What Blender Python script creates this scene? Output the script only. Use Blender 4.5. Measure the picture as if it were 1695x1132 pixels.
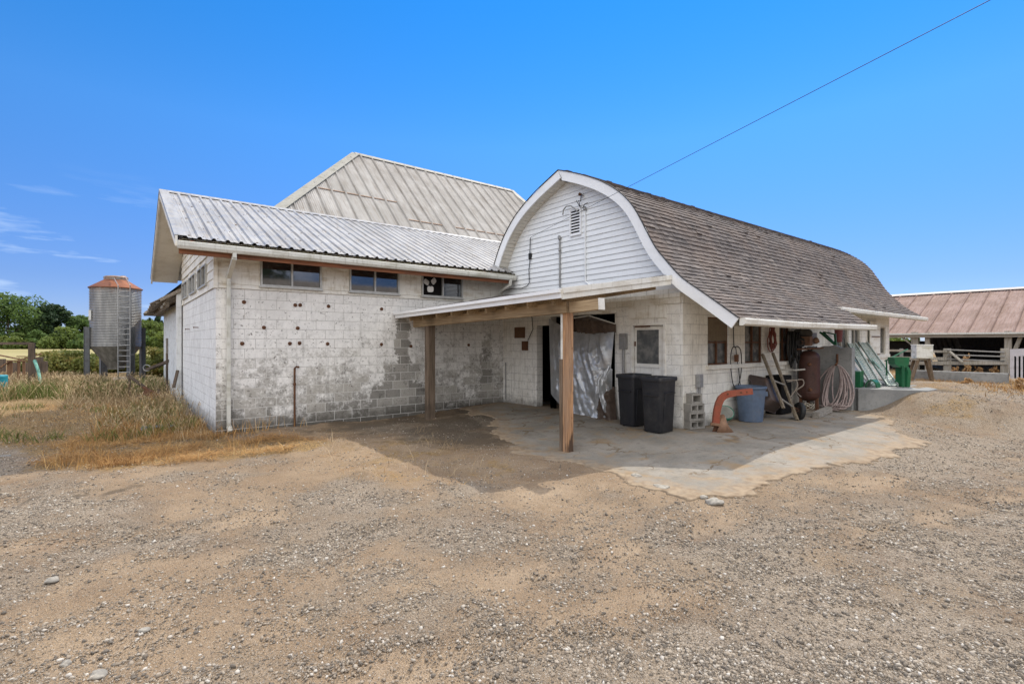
import bpy, bmesh, math, random
import numpy as np
from mathutils import Vector, Matrix
R = math.radians
random.seed(7); rng = np.random.default_rng(11)
scene = bpy.context.scene
for o in list(bpy.data.objects): bpy.data.objects.remove(o)
COL = scene.collection

# ------------------------------------------------------------------ camera, sky, sun, exposure
EYE = 1.84
FPX, CX, CY = 830.0, 847.5, 566.0           # focal length and centre, in photograph pixels
YAW = R(-38.13)
cd = bpy.data.cameras.new("camera"); cam = bpy.data.objects.new("camera", cd); COL.objects.link(cam)
cd.sensor_fit = 'HORIZONTAL'; cd.sensor_width = 36.0; cd.lens = FPX*36.0/1695.0
cd.clip_start = 0.1; cd.clip_end = 3000
cam.location = (0, 0, EYE); cam.rotation_euler = (R(90), 0, YAW)
scene.camera = cam
SUN_EL, SUN_AZ = R(52), R(21)              # azimuth counted from +X (along the ridges) towards +Y
world = bpy.data.worlds.new("World"); scene.world = world; world.use_nodes = True
wn = world.node_tree; wn.nodes.clear()
w_out = wn.nodes.new('ShaderNodeOutputWorld'); w_bg = wn.nodes.new('ShaderNodeBackground')
w_sky = wn.nodes.new('ShaderNodeTexSky'); w_sky.sky_type = 'NISHITA'; w_sky.sun_disc = False
w_sky.sun_elevation = SUN_EL; w_sky.sun_rotation = R(90) - SUN_AZ
w_sky.altitude = 0; w_sky.air_density = 0.9; w_sky.dust_density = 0.0; w_sky.ozone_density = 5.0
w_bg.inputs['Strength'].default_value = 0.15
# thin cirrus wisps, low over the western horizon
w_tc = wn.nodes.new('ShaderNodeTexCoord')
w_map = wn.nodes.new('ShaderNodeMapping'); w_map.inputs['Scale'].default_value = (3.0, 3.0, 19.0)
w_nz = wn.nodes.new('ShaderNodeTexNoise'); w_nz.inputs['Scale'].default_value = 1.9; w_nz.inputs['Detail'].default_value = 7; w_nz.inputs['Roughness'].default_value = .55
wn.links.new(w_tc.outputs['Generated'], w_map.inputs['Vector']); wn.links.new(w_map.outputs[0], w_nz.inputs['Vector'])
w_rp = wn.nodes.new('ShaderNodeValToRGB'); w_rp.color_ramp.elements[0].position = .56; w_rp.color_ramp.elements[1].position = .74
wn.links.new(w_nz.outputs['Fac'], w_rp.inputs['Fac'])
w_sep = wn.nodes.new('ShaderNodeSeparateXYZ'); wn.links.new(w_tc.outputs['Generated'], w_sep.inputs[0])
w_el = wn.nodes.new('ShaderNodeMapRange'); w_el.inputs['From Min'].default_value = .27; w_el.inputs['From Max'].default_value = .12
w_el.interpolation_type = 'SMOOTHSTEP'
wn.links.new(w_sep.outputs['Z'], w_el.inputs['Value'])
w_mu = wn.nodes.new('ShaderNodeMath'); w_mu.operation = 'MULTIPLY'
wn.links.new(w_rp.outputs['Color'], w_mu.inputs[0]); wn.links.new(w_el.outputs[0], w_mu.inputs[1])
w_lf = wn.nodes.new('ShaderNodeVectorMath'); w_lf.operation = 'DOT_PRODUCT'; w_lf.inputs[1].default_value = (-.787, .617, 0); wn.links.new(w_tc.outputs['Generated'], w_lf.inputs[0])
w_lm = wn.nodes.new('ShaderNodeMapRange'); w_lm.inputs['From Min'].default_value = .38; w_lm.inputs['From Max'].default_value = .52; w_lm.inputs['To Max'].default_value = .8; wn.links.new(w_lf.outputs['Value'], w_lm.inputs['Value'])
w_m2 = wn.nodes.new('ShaderNodeMath'); w_m2.operation = 'MULTIPLY'; wn.links.new(w_lm.outputs[0], w_m2.inputs[1])
wn.links.new(w_mu.outputs[0], w_m2.inputs[0])
w_hs = wn.nodes.new('ShaderNodeHueSaturation'); w_hs.inputs['Saturation'].default_value = 1.3
w_mix = wn.nodes.new('ShaderNodeMixRGB'); w_mix.inputs['Color2'].default_value = (2.9, 3.6, 4.6, 1)
wn.links.new(w_m2.outputs[0], w_mix.inputs['Fac']); wn.links.new(w_sky.outputs[0], w_hs.inputs['Color']); 
# clear dry summer air: the band near the horizon stays blue instead of bleaching out
w_hz = wn.nodes.new('ShaderNodeValToRGB'); e_ = w_hz.color_ramp.elements; e_[0].position = 0; e_[1].position = 1
e_.new(.1); e_.new(.36); e_.new(.56)
for q_, c_ in zip(e_, ((.26,.30,.50), (.44,.385,.51), (1.15,.79,.78), (.88,.86,.87), (1.0,1.0,1.0))): q_.color = (*c_, 1)
w_mz = wn.nodes.new('ShaderNodeMixRGB'); w_mz.blend_type = 'MULTIPLY'; w_mz.inputs['Fac'].default_value = 1
wn.links.new(w_sep.outputs['Z'], w_hz.inputs['Fac']); wn.links.new(w_hs.outputs[0], w_mz.inputs['Color1']); wn.links.new(w_hz.outputs[0], w_mz.inputs['Color2'])
wn.links.new(w_mz.outputs[0], w_mix.inputs['Color1'])
# unseen bright cloud added overhead and behind the viewer as fill light (the high windows mirror it)
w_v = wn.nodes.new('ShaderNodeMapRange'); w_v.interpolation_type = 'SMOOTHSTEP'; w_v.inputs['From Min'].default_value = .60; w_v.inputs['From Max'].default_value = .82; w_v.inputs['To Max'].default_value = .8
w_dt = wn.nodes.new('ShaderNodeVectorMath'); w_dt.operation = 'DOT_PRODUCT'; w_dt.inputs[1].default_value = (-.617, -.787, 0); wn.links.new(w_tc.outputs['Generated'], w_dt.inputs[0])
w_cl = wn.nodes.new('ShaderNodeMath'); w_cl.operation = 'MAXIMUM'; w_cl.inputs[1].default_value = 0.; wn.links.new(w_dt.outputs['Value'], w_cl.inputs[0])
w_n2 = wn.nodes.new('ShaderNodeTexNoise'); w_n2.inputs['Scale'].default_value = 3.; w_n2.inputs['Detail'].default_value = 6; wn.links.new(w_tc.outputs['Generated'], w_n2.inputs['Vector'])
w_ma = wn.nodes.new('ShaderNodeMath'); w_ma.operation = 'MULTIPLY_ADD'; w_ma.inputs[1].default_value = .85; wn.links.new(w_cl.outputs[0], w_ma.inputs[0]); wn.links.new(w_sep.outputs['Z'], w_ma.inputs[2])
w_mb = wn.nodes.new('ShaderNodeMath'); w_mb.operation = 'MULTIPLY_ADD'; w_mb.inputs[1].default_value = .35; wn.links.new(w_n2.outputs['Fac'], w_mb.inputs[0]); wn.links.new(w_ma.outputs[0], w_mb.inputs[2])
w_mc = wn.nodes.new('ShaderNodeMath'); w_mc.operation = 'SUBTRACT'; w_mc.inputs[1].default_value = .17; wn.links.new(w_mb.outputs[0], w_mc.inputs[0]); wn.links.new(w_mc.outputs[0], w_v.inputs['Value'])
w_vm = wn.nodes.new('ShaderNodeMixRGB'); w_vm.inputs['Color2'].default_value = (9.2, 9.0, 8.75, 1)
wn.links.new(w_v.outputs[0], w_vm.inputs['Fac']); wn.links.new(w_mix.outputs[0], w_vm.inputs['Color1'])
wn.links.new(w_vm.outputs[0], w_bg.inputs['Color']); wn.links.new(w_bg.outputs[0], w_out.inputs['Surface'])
ld = bpy.data.lights.new("sun", 'SUN'); ld.energy = 2.4; ld.angle = R(0.55); ld.color = (1.0, .94, .84)
sun = bpy.data.objects.new("sun", ld); COL.objects.link(sun)
sd = Vector((math.cos(SUN_EL)*math.cos(SUN_AZ), math.cos(SUN_EL)*math.sin(SUN_AZ), math.sin(SUN_EL)))
sun.rotation_euler = sd.to_track_quat('Z', 'Y').to_euler(); sun.location = (20, 4, 30)
scene.view_settings.view_transform = 'Standard'; scene.view_settings.look = 'None'
scene.view_settings.exposure = 0.75; scene.view_settings.gamma = 1.0
scene.render.engine = 'CYCLES'

# ------------------------------------------------------------------ surveying helpers (photo sightline meets a known plane)
FU, FV = math.cos(R(51.87)), math.cos(R(38.13))
def sight(px, py):
    a = (px-CX)/FPX
    return FU+FV*a, FV-FU*a, (CY-py)/FPX
def on_u(px, py, u):
    d = sight(px, py); t = u/d[0]; return Vector((u, t*d[1], EYE+t*d[2]))
def on_v(px, py, v):
    d = sight(px, py); t = v/d[1]; return Vector((t*d[0], v, EYE+t*d[2]))
def on_z(px, py, z=0.0):
    d = sight(px, py); t = (z-EYE)/d[2]; return Vector((t*d[0], t*d[1], z))
def at_t(px, py, t):
    d = sight(px, py); return Vector((t*d[0], t*d[1], EYE+t*d[2]))

# ------------------------------------------------------------------ numpy noise
def _h(ix, iy, s):
    n = (ix.astype(np.int64)*374761393 + iy.astype(np.int64)*668265263 + s*982451653) & 0x7fffffff
    n = ((n ^ (n >> 13))*1274126177) & 0x7fffffff
    return ((n ^ (n >> 16)) & 0xffff)/65535.0
def vnoise(x, y, s=0):
    x = np.asarray(x, float); y = np.asarray(y, float)
    ix = np.floor(x); iy = np.floor(y); fx = x-ix; fy = y-iy
    fx = fx*fx*(3-2*fx); fy = fy*fy*(3-2*fy)
    a = _h(ix, iy, s); b = _h(ix+1, iy, s); c = _h(ix, iy+1, s); d = _h(ix+1, iy+1, s)
    return (a*(1-fx)+b*fx)*(1-fy)+(c*(1-fx)+d*fx)*fy
def fbm(x, y, s=0, o=4):
    r = 0; w = .5; k = 1.0
    for i in range(o):
        r = r + w*vnoise(np.asarray(x)*k, np.asarray(y)*k, s+i*17); w *= .5; k *= 2.03
    return r/(1-.5**o)
def sst(a, b, x):
    t = np.clip((np.asarray(x, float)-a)/(b-a), 0, 1); return t*t*(3-2*t)

# ------------------------------------------------------------------ mesh builder
ORG = {}
class MB:
    def __init__(s): s.v = []; s.f = []; s.tint = None
    def quad(s, a, b, c, d):
        n = len(s.v); s.v += [tuple(a), tuple(b), tuple(c), tuple(d)]; s.f.append((n, n+1, n+2, n+3)); return s
    def poly(s, pts):
        n = len(s.v); s.v += [tuple(p) for p in pts]; s.f.append(tuple(range(n, n+len(pts)))); return s
    def box(s, p0, p1):
        x0, y0, z0 = [min(a, b) for a, b in zip(p0, p1)]; x1, y1, z1 = [max(a, b) for a, b in zip(p0, p1)]
        n = len(s.v)
        s.v += [(x0,y0,z0),(x1,y0,z0),(x1,y1,z0),(x0,y1,z0),(x0,y0,z1),(x1,y0,z1),(x1,y1,z1),(x0,y1,z1)]
        for q in ((0,3,2,1),(4,5,6,7),(0,1,5,4),(1,2,6,5),(2,3,7,6),(3,0,4,7)): s.f.append(tuple(n+i for i in q))
        return s
    def bar(s, a, b, w, h, up=(0,0,1)):
        a = Vector(a); b = Vector(b); d = (b-a).normalized(); up = Vector(up)
        x = d.cross(up)
        if x.length < 1e-4: x = d.cross(Vector((1,0,0)))
        x.normalize(); y = x.cross(d).normalized()
        n = len(s.v)
        for p in (a, b):
            for i, j in ((-1,-1),(1,-1),(1,1),(-1,1)): s.v.append(tuple(p+x*(i*w/2)+y*(j*h/2)))
        for q in ((3,2,1,0),(4,5,6,7),(0,1,5,4),(1,2,6,5),(2,3,7,6),(3,0,4,7)): s.f.append(tuple(n+i for i in q))
        return s
    def tube(s, pts, r, n=8, cap=True):
        pts = [Vector(p) for p in pts]; m = len(pts)
        rr = r if hasattr(r, '__len__') else [r]*m
        base = len(s.v); prev = None
        for i, p in enumerate(pts):
            d = (pts[min(i+1, m-1)]-pts[max(i-1, 0)])
            if d.length < 1e-9: d = Vector((0,0,1))
            d.normalize()
            if prev is None:
                x = d.cross(Vector((0,0,1)))
                if x.length < 1e-3: x = d.cross(Vector((1,0,0)))
            else: x = prev - d*prev.dot(d)
            if x.length < 1e-6: x = d.orthogonal()
            x.normalize(); prev = x; y = d.cross(x)
            for k in range(n):
                t = 2*math.pi*k/n; s.v.append(tuple(p+(x*math.cos(t)+y*math.sin(t))*rr[i]))
        for i in range(m-1):
            for k in range(n):
                a = base+i*n+k; b = base+i*n+(k+1)%n; s.f.append((a, b, b+n, a+n))
        if cap:
            s.f.append(tuple(base+k for k in reversed(range(n)))); s.f.append(tuple(base+(m-1)*n+k for k in range(n)))
        return s
    def lathe(s, c, prof, n=32, axis=None, x=None):
        c = Vector(c); ax = Vector(axis or (0,0,1)).normalized()
        x = Vector(x) if x else ax.orthogonal(); x.normalize(); y = ax.cross(x)
        base = len(s.v); m = len(prof)
        for r, z in prof:
            for k in range(n):
                t = 2*math.pi*k/n; s.v.append(tuple(c+ax*z+(x*math.cos(t)+y*math.sin(t))*max(r, 1e-4)))
        for i in range(m-1):
            for k in range(n):
                a = base+i*n+k; b = base+i*n+(k+1)%n; s.f.append((a, b, b+n, a+n))
        return s
    def loft(s, rings, cap0=True, cap1=True):
        base = len(s.v); n = len(rings[0])
        for r in rings: s.v += [tuple(p) for p in r]
        for i in range(len(rings)-1):
            for k in range(n):
                a = base+i*n+k; b = base+i*n+(k+1)%n; s.f.append((a, b, b+n, a+n))
        if cap0: s.f.append(tuple(base+k for k in reversed(range(n))))
        if cap1: s.f.append(tuple(base+(len(rings)-1)*n+k for k in range(n)))
        return s
    def prism(s, pts, off):
        n = len(pts); off = Vector(off); base = len(s.v)
        s.v += [tuple(p) for p in pts]+[tuple(Vector(p)+off) for p in pts]
        s.f.append(tuple(base+k for k in reversed(range(n)))); s.f.append(tuple(base+n+k for k in range(n)))
        for k in range(n):
            j = (k+1) % n; s.f.append((base+k, base+j, base+n+j, base+n+k))
        return s
    def grid(s, P):
        P = np.asarray(P); h, w = P.shape[:2]; base = len(s.v)
        s.v += [tuple(p) for p in P.reshape(-1, 3)]
        for i in range(h-1):
            for j in range(w-1):
                a = base+i*w+j; s.f.append((a, a+1, a+w+1, a+w))
        return s
    def build(s, name, m, parent=None, smooth=False, org=None, bevel=0, fixn=True):
        me = bpy.data.meshes.new(name)
        if parent is not None: o_ = Vector(ORG[parent.name])
        elif org is not None: o_ = Vector(org)
        else:
            A = np.array(s.v); o_ = Vector(((A[:,0].min()+A[:,0].max())/2, (A[:,1].min()+A[:,1].max())/2, A[:,2].min()))
        me.from_pydata([(p[0]-o_[0], p[1]-o_[1], p[2]-o_[2]) for p in s.v], [], s.f)
        if s.tint is not None:
            at = me.attributes.new('tint', 'FLOAT', 'FACE'); at.data.foreach_set('value', np.asarray(s.tint, np.float32))
        if fixn or bevel:
            bm = bmesh.new(); bm.from_mesh(me)
            if bevel:
                bmesh.ops.remove_doubles(bm, verts=bm.verts, dist=1e-5)
            if fixn: bmesh.ops.recalc_face_normals(bm, faces=bm.faces)
            if bevel:
                ed = [e for e in bm.edges if len(e.link_faces) == 2 and e.calc_face_angle(0) > .5]
                bmesh.ops.bevel(bm, geom=ed, offset=bevel, segments=2, profile=.7, affect='EDGES', clamp_overlap=True)
            bm.to_mesh(me); bm.free()
        me.materials.append(m)
        if smooth:
            me.polygons.foreach_set('use_smooth', [True]*len(me.polygons))
            if smooth == 'auto':
                bm = bmesh.new(); bm.from_mesh(me)
                for e in bm.edges: e.smooth = len(e.link_faces) == 2 and e.calc_face_angle(0) < .7
                bm.to_mesh(me); bm.free()
        ob = bpy.data.objects.new(name, me); COL.objects.link(ob)
        if parent is not None: ob.parent = parent; ORG[ob.name] = tuple(ORG[parent.name])
        else: ob.location = o_; ORG[ob.name] = tuple(o_)
        return ob
def tag(o, label=None, cat=None, group=None, kind=None):
    if label: o['label'] = label
    if cat: o['category'] = cat
    if group: o['group'] = group
    if kind: o['kind'] = kind
    return o
def empty(name, loc, label, cat, group=None, rz=0):
    o = bpy.data.objects.new(name, None); COL.objects.link(o); o.location = loc; o.empty_display_size = .1
    ORG[o.name] = tuple(loc)
    o.rotation_euler.z = rz
    return tag(o, label, cat, group)
def local(o): ORG[o.name] = (0, 0, 0); return o       # parts of this thing are written in its own frame
def copy_tree(o, parent=None):
    c = o.copy(); COL.objects.link(c)
    if parent is not None: c.parent = parent
    for ch in list(o.children): copy_tree(ch, c)
    return c
def np_mesh(name, V, F, m, k, tint=None, smooth=False):   # V (n,3), F (m,k) index arrays
    me = bpy.data.meshes.new(name); n = len(V); q = len(F)
    me.vertices.add(n); me.vertices.foreach_set('co', np.ascontiguousarray(V, np.float32).ravel())
    me.loops.add(q*k); me.loops.foreach_set('vertex_index', np.ascontiguousarray(F, np.int32).ravel())
    me.polygons.add(q); me.polygons.foreach_set('loop_start', np.arange(0, q*k, k, dtype=np.int32))
    try: me.polygons.foreach_set('loop_total', np.full(q, k, np.int32))
    except Exception: pass
    me.update(calc_edges=True); me.validate()
    if tint is not None:
        at = me.attributes.new('tint', 'FLOAT', 'FACE'); at.data.foreach_set('value', np.asarray(tint, np.float32))
    if smooth: me.polygons.foreach_set('use_smooth', np.ones(q, bool))
    me.materials.append(m)
    o = bpy.data.objects.new(name, me); COL.objects.link(o); return o

# ------------------------------------------------------------------ material helper
class NT:
    def __init__(s, name):
        s.m = bpy.data.materials.new(name); s.m.use_nodes = True; s.t = s.m.node_tree; s.t.nodes.clear()
        s.out = s.t.nodes.new('ShaderNodeOutputMaterial'); s.b = s.t.nodes.new('ShaderNodeBsdfPrincipled')
        s.t.links.new(s.b.outputs[0], s.out.inputs['Surface'])
        s.geo = s.t.nodes.new('ShaderNodeNewGeometry'); s.pos = s.geo.outputs['Position']; s._sep = None
    def set(s, inp, val):
        if hasattr(val, 'is_linked') or hasattr(val, 'links'): s.t.links.new(val, inp)
        else:
            if isinstance(val, (tuple, list)) and len(val) == 3 and inp.type == 'RGBA': val = (*val, 1)
            inp.default_value = val
    def xyz(s):
        if s._sep is None:
            n = s.t.nodes.new('ShaderNodeSeparateXYZ'); s.t.links.new(s.pos, n.inputs[0]); s._sep = n
        return s._sep.outputs
    def vec(s, x, y, z):
        n = s.t.nodes.new('ShaderNodeCombineXYZ')
        for i, q in enumerate((x, y, z)): s.set(n.inputs[i], q)
        return n.outputs[0]
    def scale(s, v, k):
        n = s.t.nodes.new('ShaderNodeMapping'); n.inputs['Scale'].default_value = k; s.set(n.inputs['Vector'], v); return n.outputs[0]
    def noise(s, sc, det=5, ro=.55, v=None, dist=0):
        n = s.t.nodes.new('ShaderNodeTexNoise'); n.inputs['Scale'].default_value = sc; n.inputs['Detail'].default_value = det
        n.inputs['Roughness'].default_value = ro; n.inputs['Distortion'].default_value = dist
        s.set(n.inputs['Vector'], v if v is not None else s.pos); return n.outputs['Fac']
    def voro(s, sc, v=None, feat='F1', out='Distance'):
        n = s.t.nodes.new('ShaderNodeTexVoronoi'); n.feature = feat; n.inputs['Scale'].default_value = sc
        s.set(n.inputs['Vector'], v if v is not None else s.pos); return n.outputs[out]
    def ramp(s, f, stops):
        n = s.t.nodes.new('ShaderNodeValToRGB'); e = n.color_ramp.elements
        while len(e) < len(stops): e.new(.5)
        for i, (p, c) in enumerate(stops):
            e[i].position = p; e[i].color = (*c, 1) if isinstance(c, (tuple, list)) else (c, c, c, 1)
        s.set(n.inputs[0], f); return n.outputs[0]
    def mr(s, f, a, b, c=0., d=1., sm=True):
        n = s.t.nodes.new('ShaderNodeMapRange'); n.interpolation_type = 'SMOOTHSTEP' if sm else 'LINEAR'
        for i, q in zip(('From Min','From Max','To Min','To Max'), (a, b, c, d)): n.inputs[i].default_value = q
        s.set(n.inputs['Value'], f); return n.outputs[0]
    def mix(s, f, a, b, mode='MIX'):
        n = s.t.nodes.new('ShaderNodeMixRGB'); n.blend_type = mode
        s.set(n.inputs[0], f); s.set(n.inputs[1], a); s.set(n.inputs[2], b); return n.outputs[0]
    def math(s, op, a, b=0., c=None):
        n = s.t.nodes.new('ShaderNodeMath'); n.operation = op; s.set(n.inputs[0], a); s.set(n.inputs[1], b)
        if c is not None: s.set(n.inputs[2], c)
        return n.outputs[0]
    def attr(s, name, out='Fac'):
        n = s.t.nodes.new('ShaderNodeAttribute'); n.attribute_name = name; return n.outputs[out]
    def objrand(s):
        n = s.t.nodes.new('ShaderNodeObjectInfo'); return n.outputs['Random']
    def bump(s, h, st=.5, d=.01, nrm=None):
        n = s.t.nodes.new('ShaderNodeBump'); n.inputs['Strength'].default_value = st; n.inputs['Distance'].default_value = d
        s.set(n.inputs['Height'], h)
        if nrm is not None: s.set(n.inputs['Normal'], nrm)
        s.t.links.new(n.outputs[0], s.b.inputs['Normal']); return n.outputs[0]
    def done(s, col, rough=.7, metal=0., spec=.4):
        s.set(s.b.inputs['Base Color'], col); s.set(s.b.inputs['Roughness'], rough); s.set(s.b.inputs['Metallic'], metal)
        s.set(s.b.inputs['Specular IOR Level'], spec); return s.m
def paint(name, col, dirt=(.16,.13,.09), amt=.5, sc=3., rough=.6, metal=0., bump=.15, vs=1., fine=60, spec=.35):
    n = NT(name); v = n.scale(n.pos, (1, 1, vs))
    a = n.noise(sc, 6, .6, v); b = n.noise(fine, 3, .6, v)
    f = n.math('MULTIPLY', n.mr(n.math('ADD', n.math('MULTIPLY', a, .75), n.math('MULTIPLY', b, .25)), .48, .72), amt)
    c = n.mix(f, col, dirt)
    c = n.mix(1, c, n.ramp(n.noise(sc*2.7, 3, .5, v), [(.3, .86), (.7, 1.06)]), 'MULTIPLY')
    n.bump(n.math('ADD', b, n.math('MULTIPLY', a, 2)), bump, .004)
    return n.done(c, rough, metal, spec)
def wood(name, c1, c2, axis='z', sc=1., amt=1., rough=.8):
    n = NT(name); k = {'z': (14, 14, .9), 'x': (.9, 14, 14), 'y': (14, .9, 14)}[axis]
    v = n.scale(n.pos, tuple(q*sc for q in k)); a = n.noise(2.2, 6, .65, v); b = n.noise(1.2, 4, .5)
    c = n.mix(n.mr(a, .35, .68), c1, c2); c = n.mix(n.math('MULTIPLY', n.mr(b, .5, .75), .6*amt), c, tuple(q*.35 for q in c2))
    n.bump(a, .35, .005); return n.done(c, rough, 0, .25)
# ------------------------------------------------------------------ ground
def gz(u, v):
    u = np.asarray(u, float); v = np.asarray(v, float)
    z = .13*sst(5.7, 8.6, u)*sst(1.6, 3.8, v)
    w = (u-14.5)*.49+(4.5-v)*.87
    z = z + .55*sst(.05, 1.35, w)*sst(13.6, 15.2, u)*sst(-2.5, 2.6, v)*(1-sst(18.5, 23.5, u))*(1-sst(7, 10, v))
    return z
def gzf(u, v): return float(gz(u, v))
def pip(x, y, poly):
    x = np.asarray(x); inside = np.zeros(x.shape, bool); n = len(poly); j = n-1
    for i in range(n):
        xi, yi = poly[i]; xj, yj = poly[j]
        c = ((yi > y) != (yj > y)) & (x < (xj-xi)*(y-yi)/(yj-yi+1e-12)+xi); inside ^= c; j = i
    return inside
def gpoly(pix): return [tuple(on_z(px, py, 0.0)[:2]) for px, py in pix]
def wob(u, v, a, k, s): return u+(fbm(u*k, v*k, s)-.5)*a*2, v+(fbm(u*k, v*k, s+50)-.5)*a*2
STRAW = gpoly([(20,778),(120,728),(300,690),(372,718),(548,726),(470,748),(330,768),(160,780)])
STRAW2 = gpoly([(520,735),(700,712),(870,770),(880,800),(700,820),(540,790)])
GRASSL = gpoly([(-420,700),(-60,628),(300,628),(296,690),(345,712),(300,730),(110,745),(-100,752)])
MUCK = gpoly([(1440,705),(1500,672),(1640,655),(1760,680),(1650,725),(1520,722)])
DAMP = [(3.0,11.6),(3.2,9.6),(4.2,8.2),(5.2,7.0),(6.3,6.4),(7.6,8.6),(8.7,11.6)]
def near_poly(u, v, poly, soft, s, k=1.2, a=.5):
    r = 0
    for i in range(9):
        uu, vv = wob(u+(i-4)*soft*.2, v+((i*2) % 9-4)*soft*.2, a, k, s); r = r+pip(uu, vv, poly)
    return r/9.0
def zones(u, v):
    g = fbm(u*.42+3, v*.42, 5, 3)*.6+fbm(u*1.7, v*1.7, 9, 3)*.4
    right = (FV*u-FU*v)/np.maximum(FU*u+FV*v, .5)
    g = g+.16*sst(.2, .8, right)+.12*sst(-.35, -.9, right)-.06
    grav = sst(.36, .70, g)*(.6+.4*sst(.3,.6,fbm(u*4,v*4,15)))
    st = near_poly(u, v, STRAW, .35, 3)+.55*near_poly(u, v, STRAW2, .6, 23)*sst(.35, .7, fbm(u*2, v*2, 31))
    st = st+.8*near_poly(u, v, GRASSL, .6, 43)+.55*near_poly(u, v, MUCK, .8, 63)*sst(.3,.6,fbm(u*1.6,v*1.6,33))
    far = sst(15, 22, FU*u+FV*v); st = np.maximum(st, far*.9*sst(.3, .55, fbm(u*.5, v*.5, 71)))
    d = near_poly(u, v, DAMP, .9, 83, 1.6, .6)*(.55+.45*sst(.35, .6, fbm(u*1.5, v*1.5, 91)))
    for (px, py, r) in ((200,818,.28),(120,826,.2),(56,831,.2),(1560,690,.8)):
        c = on_z(px, py, 0); uu, vv = wob(u, v, .25, 2.5, 7)
        d = np.maximum(d, .65*(1-sst(r*.2, r, np.hypot(uu-c[0], vv-c[1]))))
    return np.clip(.25+.75*grav, 0, 1), np.clip(st, 0, 1), np.clip(d, 0, 1)
def seg_d(u, v, pts):
    d = np.full(np.shape(u), 1e9)
    for (x0, y0), (x1, y1) in zip(pts[:-1], pts[1:]):
        t = np.clip(((u-x0)*(x1-x0)+(v-y0)*(y1-y0))/((x1-x0)**2+(y1-y0)**2), 0, 1); d = np.minimum(d, np.hypot(u-x0-t*(x1-x0), v-y0-t*(y1-y0)))
    return d
TRACKS = [gpoly(q) for q in ([(-300,930),(100,900),(430,858),(660,826),(900,772)], [(-300,985),(120,955),(470,900),(720,850),(1000,800)], [(-200,1090),(400,1040),(800,960),(1150,880),(1500,790),(1760,745)], [(-100,1260),(500,1140),(900,1040),(1300,930),(1600,840),(1800,790)])]
def tracks(u, v):
    uu, vv = wob(u, v, .10, 1.3, 501); r = np.zeros(np.shape(u))
    for p in TRACKS: r = np.maximum(r, 1-sst(.06, .26, seg_d(uu, vv, p)))
    return r*(.10+.55*sst(.42, .62, fbm(u*1.5, v*1.5, 511)))
def axis_coords(a, b, step, far):
    c = list(np.arange(a, b, step)); s = step
    while c[-1] < far: s *= 1.13; c.append(c[-1]+s)
    s = step; l = [a]
    while l[-1] > -far: s *= 1.13; l.append(l[-1]-s)
    return np.array(l[:0:-1]+c)
gu = axis_coords(-3.2, 12.5, .06, 1500); gv = axis_coords(-1.0, 12.6, .06, 1500)
GU, GV = np.meshgrid(gu, gv)
GZ = gz(GU, GV); near = 1-sst(12, 30, np.hypot(GU, GV))
def bumps(u, v): return (fbm(u*.8, v*.8, 1, 3)-.5)*.10+(fbm(u*3.1, v*3.1, 2, 3)-.5)*.06+(fbm(u*7.5+v*2, v*7.5-u*2, 4, 2)-.5)*.034
relief = bumps(GU, GV)
def groundz(u, v): return gz(u, v)+(1-sst(12, 30, np.hypot(u, v)))*bumps(u, v)*relief_amt(u, v)
APRON = [(5.0,6.6),(5.25,5.6),(5.45,4.7),(5.2,4.0),(5.3,3.4),(5.8,2.95),(6.6,3.05),(7.6,2.8),(8.8,2.55),(10.2,2.5),(11.4,2.55),(12.4,3.15),(13.5,3.7),(14.6,4.3),(14.6,5.645),(8.9,5.645),(8.9,11.44),(7.1,11.44),(6.9,9.6),(6.0,8.3),(5.6,7.3)]
def relief_amt(u, v): return 1-.92*near_poly(u, v, APRON, .5, 13, 1.2, .2)
GZ = GZ+near*relief*relief_amt(GU, GV)
ga, gs, gd = zones(GU, GV); gtr = tracks(GU, GV)*near; GZ = GZ-.012*gtr
nv, nu = GU.shape
idx = np.arange(nv*nu).reshape(nv, nu)
F = np.stack([idx[:-1,:-1], idx[:-1,1:], idx[1:,1:], idx[1:,:-1]], -1).reshape(-1, 4)
n = NT('dirt_and_gravel')
zc = n.t.nodes.new('ShaderNodeSeparateColor'); n.t.links.new(n.attr('zone', 'Color'), zc.inputs[0])
zR, zG, zB = zc.outputs[0], zc.outputs[1], zc.outputs[2]
big = n.noise(.9, 5, .6); mid = n.noise(6, 5, .62); fin = n.noise(70, 3, .6)
pv1 = n.voro(48, feat='F1'); pc1 = n.voro(48, feat='F1', out='Color'); pv2 = n.voro(115); pc2 = n.voro(115, out='Color')
soil = n.mix(n.mr(big, .35, .65), (.245,.17,.105), (.31,.225,.145)); soil = n.mix(n.math('MULTIPLY', n.attr('zone', 'Alpha'), n.mr(mid, .3, .65, .2, .75)), soil, (.40,.31,.22)); soil = n.mix(n.math('MULTIPLY', n.mr(mid, .5, .72), .45), soil, (.21,.145,.09))
g1 = n.ramp(n.math('ADD', 0, pc1), [(0, (.09,.075,.06)), (.35, (.24,.20,.155)), (.7, (.35,.30,.245)), (1, (.52,.48,.42))])
g2 = n.ramp(n.math('ADD', 0, pc2), [(0, (.11,.10,.09)), (.4, (.29,.25,.2)), (1, (.5,.45,.38))])
gmask = n.mr(n.math('ADD', n.math('MULTIPLY', zR, .55), n.math('MULTIPLY', fin, .6)), .42, .72)
col = n.mix(n.math('MULTIPLY', gmask, .6), soil, n.mix(.5, g1, g2))
sp = n.math('MULTIPLY', n.mr(n.noise(110, 3, .6), .53, .66), .7); col = n.mix(sp, col, (.075,.058,.042)); br = n.mr(n.noise(1.1, 5, .65, dist=.5), .50, .68); col = n.mix(n.math('MULTIPLY', br, .38), col, (.17,.105,.06))
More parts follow.
